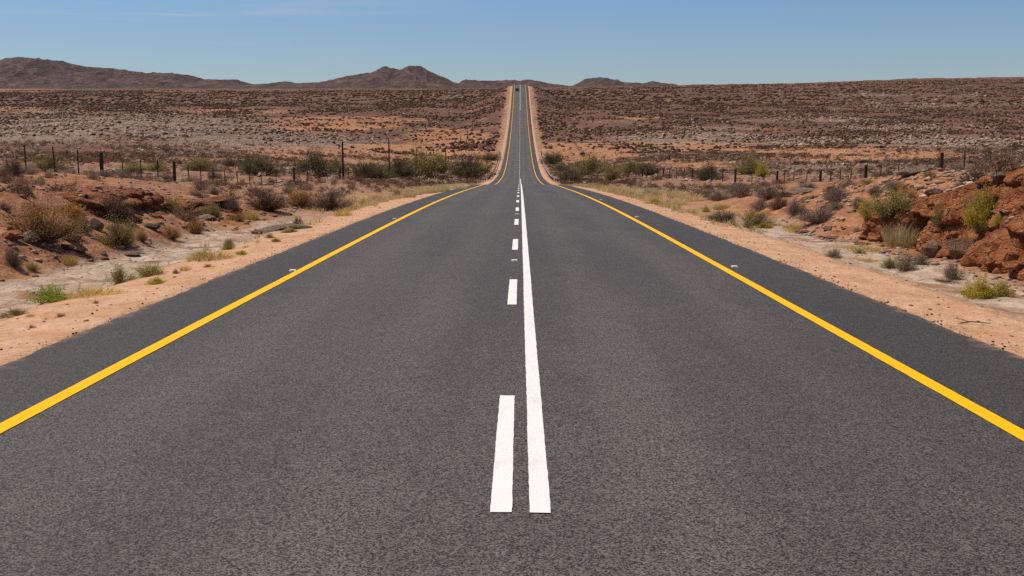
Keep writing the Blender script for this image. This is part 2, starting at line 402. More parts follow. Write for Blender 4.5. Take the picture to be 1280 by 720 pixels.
class MB:                                       # collects simple solids into one mesh
    def __init__(s): s.bm = bmesh.new()
    def box(s, c, d, rot=0, taper=1.0):
        r = bmesh.ops.create_cube(s.bm, size=1)['verts']
        for v in r:
            t = taper if v.co.z > 0 else 1
            x, y = v.co.x * d[0] * t, v.co.y * d[1] * t
            v.co = Vector((c[0] + x * math.cos(rot) - y * math.sin(rot), c[1] + x * math.sin(rot) + y * math.cos(rot), c[2] + v.co.z * d[2]))
        return s
    def tube(s, pts, r, n=6, caps=True):
        rings = []
        rr = r if isinstance(r, (list, tuple)) else [r] * len(pts)
        for i, p in enumerate(pts):
            p = Vector(p); a = Vector(pts[max(i - 1, 0)]); b = Vector(pts[min(i + 1, len(pts) - 1)])
            d = (b - a).normalized(); u = d.orthogonal().normalized(); w = d.cross(u)
            rings.append([s.bm.verts.new(p + (u * math.cos(2 * math.pi * k / n) + w * math.sin(2 * math.pi * k / n)) * rr[i]) for k in range(n)])
        for a, b in zip(rings, rings[1:]):
            for k in range(n): s.bm.faces.new((a[k], a[(k + 1) % n], b[(k + 1) % n], b[k]))
        if caps and n > 2: s.bm.faces.new(rings[0][::-1]); s.bm.faces.new(rings[-1])
        return s
    def prism(s, poly, axis, a, b):             # extrude a 2-D outline along x
        f = (lambda t, p: (t, p[0], p[1])) if axis == 'x' else (lambda t, p: (p[0], t, p[1]))
        A = [s.bm.verts.new(f(a, p)) for p in poly]; B = [s.bm.verts.new(f(b, p)) for p in poly]
        k = len(poly); s.bm.faces.new(A[::-1]); s.bm.faces.new(B)
        for i in range(k): s.bm.faces.new((A[i], A[(i + 1) % k], B[(i + 1) % k], B[i]))
        return s
    def mesh(s, name, m, bevel=0):
        bmesh.ops.recalc_face_normals(s.bm, faces=s.bm.faces)
        if bevel: bmesh.ops.bevel(s.bm, geom=s.bm.edges[:], offset=bevel, segments=1, affect='EDGES')
        me = bpy.data.meshes.new(name); s.bm.to_mesh(me); s.bm.free(); me.materials.append(m); return me

# ------------------------------------------------------------------ ground sheet
def zone(px, py, zs):
    r = np.zeros_like(px)
    for cx, cy, rx, ry, w in zs:
        q = ((px - cx) / rx) ** 2 + ((py - cy) / ry) ** 2
        r = np.maximum(r, w * np.clip(1.25 - q * .75, 0, 1))
    return r
ORANGE = [(455, 192, 170, 14, 1), (380, 158, 150, 6, .9), (440, 150, 110, 5, .9), (1080, 193, 150, 11, 1), (870, 182, 110, 8, .9), (800, 147, 30, 3, .9),
          (300, 139, 90, 5, .7), (560, 172, 60, 14, .9), (20, 113, 60, 2, .9), (230, 114, 50, 1.5, .7), (150, 203, 140, 6, .8), (740, 190, 70, 14, 1), (720, 205, 50, 10, .7),
          (20, 137, 40, 5, .8), (600, 205, 50, 20, .8), (560, 205, 80, 8, .6), (820, 207, 120, 7, .6), (840, 126, 20, 2, .8), (420, 206, 80, 9, .7), (700, 165, 30, 30, .4), (600, 165, 30, 30, .4),
          (330, 113, 90, 1.2, .6), (640, 112, 200, 1.5, .4)]
PALE = [(170, 158, 190, 14, 1), (60, 172, 110, 8, .9), (330, 176, 150, 10, .8), (1000, 178, 60, 5, .9), (870, 172, 110, 8, .8), (1180, 178, 110, 9, .8), (1010, 150, 90, 3, .8),
        (1090, 119, 50, 1.5, .9), (1200, 120, 40, 1.5, .7), (1180, 132, 120, 3, .6), (60, 140, 50, 4, .6), (900, 160, 60, 3, .7), (1130, 160, 120, 4, .6), (760, 152, 40, 3, .5), (550, 240, 90, 6, .4)]
def zones_at(x, Y, z):
    px, py = proj(x, Y, z); return zone(px, py, ORANGE), zone(px, py, PALE)
rows = np.concatenate([np.geomspace(1.2, 12, 90)[:-1], np.geomspace(12, 130, 360)[:-1], np.geomspace(130, 900, 240)[:-1], np.geomspace(900, 7500, 110)]) - 5
us = np.sinh(np.linspace(-1, 1, 1100) * 1.35); us = us / us[-1] * 1.15
Yg = np.repeat(rows[:, None], len(us), 1); Xg = us[None, :] * (Yg + 5.0) * 1.0
dens = us[None, :]
Zg = height(Xg, Yg)
og, pg = zones_at(Xg, np.maximum(Yg, 2), Zg)
far_ok = (Yg > 70); og = og * far_ok; pg = pg * far_ok
me = mesh_np('ground', np.stack([Xg, Yg, Zg], -1).reshape(-1, 3), grid_faces(len(rows), len(us)), [M['ground']], smooth=True,
             attrs={'orange': og.ravel(), 'pale': pg.ravel()})
tag(link('ground', me), kind='structure')

# ------------------------------------------------------------------ road
YR = np.concatenate([np.arange(-12, 60, .5), np.arange(60, 300, 1.5), np.arange(300, 860, 3)])
YRF = np.concatenate([np.arange(-12, 30, .04), np.arange(30, 60, .25), YR[YR > 60]])
def shoulder_r(Y): return 4.98 + .28 * np.exp(-np.maximum(Y - 5, 0) / 9)
def camber(x): return -.018 * np.abs(x)
def strip(name, xs, m, dz, y0=None, y1=None, parent=None, wob=0):
    Y = YR if y0 is None else np.unique(np.concatenate([[y0], YRF[(YRF > y0) & (YRF < y1)], [y1]]))
    X = np.array([np.broadcast_to(f(Y) if callable(f) else f, Y.shape) for f in xs]).T.copy()
    if wob: X += (wob * fbm2(Y * .9, Y * 0 + 3.3, 4, 77))[:, None] * np.array([1.0 if abs(X[0, i]) > 4.5 else 0 for i in range(X.shape[1])])
    YY = np.repeat(Y[:, None], X.shape[1], 1)
    Z = zroad(YY) + camber(X) + .0 + dz * (1 + np.maximum(YY - 60, 0) / 60)
    if name in ('centre_dash', 'solid_centre_line', 'edge_line'):
        X = X + .004 * fbm2(YY * 12, X * 40, 3, 55) + .003 * fbm2(YY * .5, X * 0, 2, 56)
    o = link(name, mesh_np(name, np.stack([X, YY, Z], -1).reshape(-1, 3), grid_faces(len(Y), X.shape[1]), [m]), parent)
    return o
XE = 3.70
road = strip('road', [-XE, -2.4, -1.2, 0, 1.2, 2.4, XE], M['asphalt'], 0.06); tag(road, kind='structure')
# fine sampled ragged outer edge
YR_old = YR; YR = np.concatenate([np.arange(-12, 45, .06), np.arange(45, 300, 1.0), np.arange(300, 860, 3)])
def ragged(base, seed, sgn):
    def f(Y):
        e = base(Y) + .05 * fbm2(Y * .6, Y * 0, 3, seed) + .035 * fbm2(Y * 5, Y * 0, 3, seed + 5)
        return sgn * e
    return f
strip('road_shoulder', [ragged(lambda Y: 4.86 + 0 * Y, 3, -1), -4.3, -XE], M['shoulder'], .060, parent=road)
strip('road_shoulder', [XE, 4.3, ragged(shoulder_r, 13, 1)], M['shoulder'], .060, parent=road)
YR = YR_old
def line(name, x, w, m, y0, y1, dz=.066):
    return strip(name, [x - w / 2, x + w / 2], m, dz, y0, y1, parent=road)
line('edge_line', -XE + .02, .15, M['yellow'], -12, 850); line('edge_line', XE - .02, .15, M['yellow'], -12, 850)
# ends of the paint found from the photo rows
def yroad_at(py):
    Y = np.geomspace(3, 112, 4000); p = proj(Y * 0, Y, zroad(Y) + .06)[1]
    return float(np.interp(-py, -p, Y))
y_start = yroad_at(641)
line('solid_centre_line', .212, .115, M['white'], y_start, 205)
line('solid_centre_line', .10, .15, M['white'], 545, 830)
dl = yroad_at(495) - y_start; per = yroad_at(381) - y_start
k = 0
while True:
    a = y_start + k * per
    if a > 560: break
    wd = .118 if a < 120 else .14
    line('centre_dash', 0, wd, M['white'], a, a + dl); k += 1

# ------------------------------------------------------------------ mountains
SKY_L = [(-260, 96), (-150, 84), (-60, 80), (0, 78), (20, 74), (45, 71), (75, 74), (105, 83), (125, 85), (150, 84), (185, 92), (215, 92), (240, 93), (262, 98), (300, 99), (320, 105), (340, 110), (370, 113)]
SKY_M = [(290, 113), (320, 105.5), (355, 105), (362, 101), (375, 104), (405, 103), (430, 98), (450, 94), (470, 92), (482, 85), (490, 86), (503, 89), (515, 83), (528, 83), (550, 94), (572, 104), (590, 109), (620, 113)]
SKY_B = [(540, 113), (574, 105), (582, 100), (600, 101), (620, 101), (645, 101), (665, 100), (690, 105), (715, 108), (740, 111), (770, 113)]
SKY_R = [(690, 113), (716, 107), (730, 99.5), (745, 97), (760, 99), (785, 103.5), (800, 104), (812, 101), (835, 105), (850, 108), (880, 113)]
def mountain(sky, D, thick, seed, rough):
    px = np.linspace(sky[0][0], sky[-1][0], int((sky[-1][0] - sky[0][0]) * 1.1)); py = np.interp(px, *np.array(sky).T)
    py = np.convolve(np.pad(py, 3, mode='edge'), np.ones(7) / 7, 'valid')
    nt_ = 70; t = np.linspace(-1, 1, nt_)
    V = []
    u = (px - 640) / F; X = (u - sY) * D
    v = (360 - py) / F; H = D * (-sP + v * cP) / (cP + v * sP)
    v0 = (360 - 113.5) / F; Z0 = D * (-sP + v0 * cP) / (cP + v0 * sP)
    XX = np.repeat(X[None], nt_, 0); TT_ = np.repeat(t[:, None], len(px), 1)
    prof = (1 - np.abs(TT_) ** 1.25)
    YY = D + TT_ * thick
    nz = fbm3(XX / 260, YY / 260, 0, 6, seed); rg = 1 - np.abs(fbm3(XX / 150, YY / 150, 3.3, 5, seed + 9)) * 2
    hh = (H - Z0)[None]
    ZZ = Z0 - 6 + (hh + 6) * prof * (1 + rough * nz * np.abs(TT_) * 1.6) + hh * .10 * (rg - .5) * (1 - .0 * prof) * np.clip(prof * 3, 0, 1) * .8
    ZZ = ZZ + np.clip(prof * 4, 0, 1) * np.clip(hh / 60, .15, 1) * (7.5 * fbm3(XX / 45, YY / 60, 7.7, 4, seed + 21) + 4.2 * np.maximum(vn3(XX / 14, YY / 25, 1.0, seed + 5), 0) + 2.6 * vn3(XX / 28, YY / 40, 2.0, seed + 6))
    XX = XX + TT_ * thick * .10 * nz
    return mesh_np('mountain', np.stack([XX, YY, ZZ], -1).reshape(-1, 3), grid_faces(nt_, len(px)), [M['hill']], smooth=False)
for sky, D, th, sd in ((SKY_L, 4200, 520, 3), (SKY_M, 3900, 420, 17), (SKY_B, 5200, 400, 29), (SKY_R, 4600, 300, 43)):
    tag(link('mountain', mountain(sky, D, th, sd, .55)), kind='structure')

# ------------------------------------------------------------------ rocks
def rock_mesh(seed, sub=3, cuts=14, noise=.08, m='tanrock'):
    r = np.random.default_rng(seed)
    bm = bmesh.new(); bmesh.ops.create_icosphere(bm, subdivisions=sub, radius=1)
    V = np.array([v.co[:] for v in bm.verts])
    for _ in range(cuts):
        q = r.normal(size=3); q /= np.linalg.norm(q); h = r.uniform(.45, .8)
        dd = V @ q - h; V = V - np.where(dd > 0, dd, 0)[:, None] * q
    V = V * (1 + noise * fbm3(V[:, 0] * 1.7 + seed, V[:, 1] * 1.7, V[:, 2] * 1.7, 4, seed))[:, None]
    for v, c in zip(bm.verts, V): v.co = c
    me = bpy.data.meshes.new('rock'); bm.to_mesh(me); bm.free(); me.materials.append(M[m]); return me
ROCKS = {k: [rock_mesh(s + 100 * i, 4 if k == 'redrock' else 3, 14, .10, k) for s in range(5)] for i, k in enumerate(('redrock', 'tanrock', 'greyrock'))}
def rock(px, py, w, h, kind, label, depth=None, i=None, group=None, sink=.25, rot=None, name='rock'):
    x, Y, z = hit(px, py); s = Y / F
    W, H = w * s, h * s; D = W * .8 if depth is None else depth
    o = link(name, ROCKS[kind][(i if i is not None else random.randrange(5))])
    o.scale = (W / 1.5, D / 1.5, H / 1.35); o.rotation_euler = (0, random.uniform(-.12, .12), rot if rot is not None else random.uniform(-.4, .4))
    o.location = (x, Y + D * .3, z + H * .5 - H * sink)
    tag(o, label, 'rock', group)
    return o
CROWN, OUTV = [], []
def outcrop(side, y0, y1, base_d, h_fn, seed, blk=1.0, layered=False):
    ns, nt_ = int((y1 - y0) / .045), 90
    S = np.linspace(y0, y1, ns); T = np.linspace(0, 1, nt_)
    SS, Tt = np.meshgrid(S, T, indexing='ij')
    Hh = np.array([h_fn(s) for s in S])[:, None]
    foot = np.array([h1(side * (base_d - .2), s) for s in S])[:, None]
    # face for t<.62, then crown running back
    f = np.clip(Tt / .62, 0, 1); bk = np.clip((Tt - .62) / .38, 0, 1)
    Z = -.35 + (Hh + .35) * f + .22 * Hh * np.minimum(bk * 1.5, 1) - .35 * bk ** 3
    lean = .55 if not layered else 1.25
    D = base_d + lean * Hh * f ** 1.4 + 1.7 * bk
    wy = SS + .30 * Z * vn2(SS * .35, Z * 0, seed) + .12 * fbm2(SS * 1.5, Z * 1.5, 3, seed); wz = Z + .16 * fbm2(SS * .5, Z * .5, 3, seed + 3) + .08 * fbm2(SS * 2.5, Z * 2.5, 2, seed + 4)
    bw, bh = (1.35 * blk, .78) if not layered else (1.6, .22)
    off = _hash(np.floor(wz / bh), np.zeros_like(wz), np.zeros_like(wz), seed) * bw
    cy = np.floor((wy + off) / bw); cz = np.floor(wz / bh)
    blkv = _hash(cy, cz, np.zeros_like(cz), seed + 1)
    fy = (wy + off) / bw - cy; fz = wz / bh - cz
    edge = np.minimum(np.minimum(fy, 1 - fy) * bw, np.minimum(fz, 1 - fz) * bh)
    blk2 = _hash(np.floor(wy / .37 + 7 * cz), np.floor(wz / .27), np.zeros_like(cz), seed + 2)
    groove = np.clip(1 - edge / .055, 0, 1)
    amp = (.52 if not layered else .6) * (1 - .75 * bk)
    disp = amp * (blkv - .45) - .13 * groove * (1 - bk) + .22 * fbm2(SS * .45, Z * .4, 3, seed + 5) + .15 * (blk2 - .5) * (1 - bk) + .16 * fbm3(SS * 2.2, Z * 1.5, D, 4, seed + 7) + .10 * fbm3(SS * 6, Z * 6, D, 4, seed + 8)
    # end taper
    e = np.minimum(SS - y0, y1 - SS); tp = np.clip(e / 1.0, 0, 1)
    disp = disp - (1 - tp) * .9
    Z = Z * (.35 + .65 * np.sqrt(tp))
    D = D - disp * (1 - .6 * bk); Zz = foot + Z + .28 * bk * (fbm3(SS * 1.4, D * 1.4, 1.0, 4, seed + 11)) + .06 * fbm3(SS * 3, Z * 3, D, 3, seed + 13)
    V = np.stack([side * D, SS, Zz], -1).reshape(-1, 3); Fc = grid_faces(ns, nt_)
    if side < 0: Fc = Fc[:, ::-1]
    CROWN.append(V.reshape(ns, nt_, 3)[:, int(nt_ * .66):].reshape(-1, 3)); OUTV.append((V, Fc))
    return mesh_np('rock_outcrop', V, Fc, [M['redrock']])
tag(link('rock_outcrop', outcrop(1, 9.0, 23.6, 8.9, lambda s: 1.85 - .02 * abs(s - 16), 5)), 'tall red sandstone cut face beside the right verge with bushes growing out of it', 'rock outcrop')
tag(link('rock_outcrop', outcrop(1, 20.8, 27.6, 9.0, lambda s: 1.6 - .11 * (s - 21), 9, .8)), 'lower broken red rock shelf where the right cutting tapers off behind straw grass', 'rock outcrop')
tag(link('rock_outcrop', outcrop(-1, 24.0, 31.5, 9.7, lambda s: .75, 15, 1, True)), 'layered red rock ledge jutting from the left bank beside pale stones', 'rock outcrop')
tag(link('rock_outcrop', outcrop(-1, 33.0, 39.0, 9.9, lambda s: .5, 25, 1, True)), 'small low red ledge farther along the left bank near grey bushes', 'rock outcrop')
tag(link('rock_outcrop', outcrop(-1, 19.0, 25.0, 11.6, lambda s: .75, 35, 1, True)), 'layered red ledge high on the left bank above the rusty bush', 'rock outcrop')

from mathutils.bvhtree import BVHTree
_ov, _of, _b = [], [], 0
for V_, F_ in OUTV: _ov.append(V_); _of.append(F_ + _b); _b += len(V_)
OUT_BVH = BVHTree.FromPolygons(np.concatenate(_ov).tolist(), np.concatenate(_of).tolist())
_hit0 = hit
def hit(px, py):
    a = _hit0(px, py); d = Vector(ray(px, py)).normalized(); q = OUT_BVH.ray_cast(Vector((CAMX, 0, 0)), d)[0]
    if q is not None and q.y < a[1] + .3: return float(q.x), float(q.y), float(q.z)
    return a
def ground_top(X, Y):
    Z = height(X, Y)
    for i in range(len(X)):
        if 6 < Y[i] < 42 and 8 < abs(X[i]) < 16:
            q = OUT_BVH.ray_cast(Vector((float(X[i]), float(Y[i]), 20)), Vector((0, 0, -1)))[0]
            if q is not None: Z[i] = max(Z[i], q.z)
    return Z
ROCKLIST = [
 (1170, 316, 34, 22, 'tanrock', 'tan square rock block at the foot of the right cutting beside straw grass'),
 (1205, 318, 40, 26, 'tanrock', 'broad tan-brown rock block low in the right cutting between two bushes'),
 (1244, 330, 20, 14, 'redrock', 'small reddish-brown boulder lying at the foot of the right rock face'),
 (1272, 336, 26, 12, 'redrock', 'loose reddish rock at the foot of the right face at the frame edge'),
 (1254, 222, 30, 10, 'greyrock', 'grey rubble rock on the crest of the right cutting'),
 (1210, 226, 24, 9, 'greyrock', 'pale grey rock on the left end of the right cutting crest'),
 (1166, 243, 22, 9, 'tanrock', 'tan rock at the top corner where the right cutting begins'),
 (1143, 217, 36, 11, 'greyrock', 'rounded pale boulder beyond the right fence beside a thick post'),
 (1036, 287, 18, 5, 'tanrock', 'thin dark-edged slab lying in the right gutter, nearest the grey bushes'),
 (1006, 291, 20, 4, 'tanrock', 'flat brown slab in the right gutter left of a thin slab'),
 (1040, 299, 24, 4, 'tanrock', 'long flat slab in the right gutter below the thin slab'),
 (1078, 306, 22, 4, 'tanrock', 'flat slab in the right gutter near the small dark bush'),
 (1000, 242, 40, 9, 'greyrock', 'low grey boulder behind the purple-grey bushes right of the road'),
 (1010, 252, 22, 8, 'tanrock', 'cream boulder among the grey bushes right of the road'),
 (186, 285, 22, 8, 'greyrock', 'pale oval rock below the layered red ledge on the left bank'),
 (163, 320, 24, 8, 'greyrock', 'long pale grey rock at the edge of the left gutter'),
 (50, 309, 14, 7, 'greyrock', 'small cream rock below the large rusty bush'),
 (84, 300, 24, 12, 'greyrock', 'grey angular rock right under the large rusty bush'),
 (33, 303, 24, 18, 'greyrock', 'dark grey upright rock left of the large rusty bush'),
 (10, 300, 26, 16, 'redrock', 'tilted red-brown slab at the left frame edge'),
 (98, 316, 18, 9, 'tanrock', 'tan rock half buried in the left scree'),
 (82, 312, 16, 8, 'redrock', 'red rock in the left scree below a grey rock'),
 (118, 286, 16, 16, 'greyrock', 'whitish rock leaning on the left bank between two bushes'),
 (255, 275, 22, 8, 'greyrock', 'grey rock by the olive bush at the far end of the left ledge'),
 (258, 267, 14, 9, 'greyrock', 'dark grey rock left of the small olive bush'),
 (20, 236, 24, 10, 'greyrock', 'pale rock on the left mound crest at the frame edge'),
 (150, 258, 20, 8, 'tanrock', 'tan rock on the left bank just under its crest'),
 (198, 224, 20, 8, 'greyrock', 'grey boulder beyond the left fence beside a thick post'),
 (338, 290, 34, 9, 'greyrock', 'flat grey rock below the purple-brown bush left of the road'),
 (372, 286, 30, 7, 'greyrock', 'low pale rock ledge under the dark brown bushes left of the road'),
 (320, 293, 18, 8, 'tanrock', 'small tan rock at the bank foot near the purple-brown bush'),
 (52, 370, 30, 4, 'tanrock', 'low curved tan rock in the sand by the bright green clump'),
 (128, 318, 12, 5, 'tanrock', 'small flat brown rock in the left scree near the gutter'),
 (108, 322, 10, 5, 'redrock', 'small red stone in the left scree near the gutter'),
]
for i, r in enumerate(ROCKLIST): rock(*r, i=i % 5)

# ------------------------------------------------------------------ plants
def ribbons(P0, P1, P2, w, r):                     # bent twigs as 2-segment flat strips -> 6 verts, 2 quads
    n = len(P0); d = P2 - P0; s = np.cross(d, r.normal(size=(n, 3))); s /= np.linalg.norm(s, axis=1, keepdims=True) + 1e-9
    w = np.broadcast_to(w, (n,))[:, None]
    V = np.stack([P0 - s * w, P0 + s * w, P1 - s * w * .7, P1 + s * w * .7, P2 - s * w * .25, P2 + s * w * .25], 1).reshape(-1, 3)
    b = np.arange(n)[:, None] * 6
    Fc = np.concatenate([b + np.array([[0, 1, 3, 2]]), b + np.array([[2, 3, 5, 4]])])
    return V, Fc
def plant(kind, seed, n_leaf=2600, n_twig=420, leaf=.022, flat=1.0, wide=.62, sparse=0.):
    """unit-height bush: twig strips fanning from the root and leaf quads round their ends"""
    r = np.random.default_rng(seed)
    nc = 60
    az = r.uniform(0, 2 * np.pi, nc); el = np.arccos(r.uniform(0.05, 1, nc)); rad = r.uniform(.5, 1, nc) ** .5
    lob = 1 + .22 * np.sin(az * 2 + r.uniform(0, 6)) + .18 * np.sin(az * 3 + r.uniform(0, 6))
    C = np.stack([np.sin(el) * np.cos(az) * wide * rad * lob, np.sin(el) * np.sin(az) * wide * rad * lob, (.08 + .86 * np.cos(el) * rad * r.uniform(.75, 1.08, nc))], 1)
    ti = r.integers(0, nc, n_twig)
    E = C[ti] + r.normal(size=(n_twig, 3)) * .085; E[:, 2] = np.maximum(E[:, 2], .03) * r.uniform(.85, 1.1, n_twig)
    B = np.stack([r.normal(size=n_twig) * .07 * wide, r.normal(size=n_twig) * .07 * wide, np.full(n_twig, -.05)], 1)
    Mid = B * .5 + E * .5 + r.normal(size=(n_twig, 3)) * .03; Mid[:, :2] *= 1.12; Mid[:, 2] = Mid[:, 2] * .92
    tv, tf = ribbons(B, Mid, E, r.uniform(.0035, .0085, n_twig), r)
    trnd = np.repeat(r.random(n_twig), 6)
    # leaves
    a = r.integers(0, n_twig, n_leaf); t = r.uniform(.55, 1.05, n_leaf)[:, None]
    Pl = Mid[a] + (E[a] - Mid[a]) * (t * 2 - 1) + r.normal(size=(n_leaf, 3)) * (.035 + .02 * sparse)
    Pl[:, 2] = np.maximum(Pl[:, 2], .01)
    d = r.normal(size=(n_leaf, 3)); d[:, 2] = np.abs(d[:, 2]) * .8 + .2; d /= np.linalg.norm(d, axis=1, keepdims=True)
    s = np.cross(d, r.normal(size=(n_leaf, 3))); s /= np.linalg.norm(s, axis=1, keepdims=True)
    L = leaf * r.uniform(.6, 1.5, n_leaf)[:, None]
    lv = np.stack([Pl, Pl + d * L * .5 + s * L * .36, Pl + d * L * 1.1, Pl + d * L * .5 - s * L * .36], 1).reshape(-1, 3)
    lf = np.arange(n_leaf)[:, None] * 4 + np.arange(4)[None]
    clump = r.random(nc)
    lr = np.repeat(np.clip(.55 * clump[ti[a]] + .45 * r.random(n_leaf), 0, 1), 4)
    return (tv, tf, trnd), (lv, lf, lr)
def grass(seed, n=420, wide=.5, lean=.45, w=.007):
    r = np.random.default_rng(seed)
    rr = np.sqrt(r.random(n)) * wide; az = r.uniform(0, 2 * np.pi, n)
    B = np.stack([rr * np.cos(az), rr * np.sin(az), np.full(n, -.03)], 1)
    h = r.uniform(.45, 1.05, n) * (1 - .35 * (rr / wide) ** 2)
    o = np.stack([np.cos(az) * rr / wide, np.sin(az) * rr / wide], 1) * lean * .6 + r.normal(size=(n, 2)) * lean * .35
    P1 = B.copy(); P1[:, :2] += o * .35 * h[:, None]; P1[:, 2] = h * .6
    P2 = B.copy(); P2[:, :2] += o * 1.1 * h[:, None]; P2[:, 2] = h
    V, Fc = ribbons(B, P1, P2, r.uniform(.6, 1.4, n) * w, r)
    return V, Fc, np.repeat(r.random(n), 6)
TEMPL = {}
def template(kind, v):
    key = (kind, v)
    if key in TEMPL: return TEMPL[key]
    sd = sum(map(ord, kind)) * 10 + v
    if kind in ('straw', 'dryyellow'):
        V, Fc, rn = grass(sd, 520, .55, .5, .008)
        TEMPL[key] = (None, mesh_np('grass_blades', V, Fc, [LEAF[kind]], attrs={'rnd': rn}))
    else:
        P_ = {'brown': (4600, 620, .026, .62, .4), 'rust': (7000, 420, .024, .62, .3), 'olive': (5200, 320, .030, .62, .3), 'dark': (5600, 260, .031, .66, .2),
              'yellow': (5600, 240, .032, .6, .2), 'green': (4600, 120, .038, .75, .1), 'grey': (3600, 800, .024, .66, .5), 'greygreen': (3600, 420, .028, .64, .4),
              'flower': (3600, 300, .034, .7, .4)}[kind]
        (tv, tf, tr), (lv, lf, lr) = plant(kind, sd, P_[0], P_[1], P_[2], 1, P_[3], P_[4])
        tw = M['twig_dark'] if kind in ('dark', 'olive', 'rust', 'brown') else M['twig']
        TEMPL[key] = (mesh_np('branches', tv, tf, [tw], attrs={'rnd': tr}), mesh_np('foliage', lv, lf, [LEAF[kind]], attrs={'rnd': lr}))
    return TEMPL[key]
TREADY = {}
count = 0
def bush(px, py, w, h, kind, label, group=None, name=None, cat=None, squash=1.0):
    global count
    count += 1
    x, Y, z = hit(px, py); s = Y / F
    br, fo = template(kind, count % 3)
    isg = kind in ('straw', 'dryyellow')
    nm = name or ('grass_tuft' if isg else 'shrub'); ct = cat or ('grass' if isg else 'bush')
    root = empty(nm, (x, Y, z - .02)); wid = 1.15 if isg else 1.32
    W = w * s / wid; bg_ = 1.12 if kind in ('olive', 'dark', 'rust', 'yellow') else 1.0; bg_ *= 1.12 if (kind in ('olive', 'dark') and Y > 60) else 1.0; W *= bg_; h = h * bg_
    root.scale = (W, W * .95, h * s / (.98 if not isg else .9)); root.rotation_euler = (0, 0, random.uniform(0, 6.28))
    tag(root, label, ct, group)
    if br: link('branches', br, root)
    link('blades' if isg else 'foliage', fo, root)
    return root
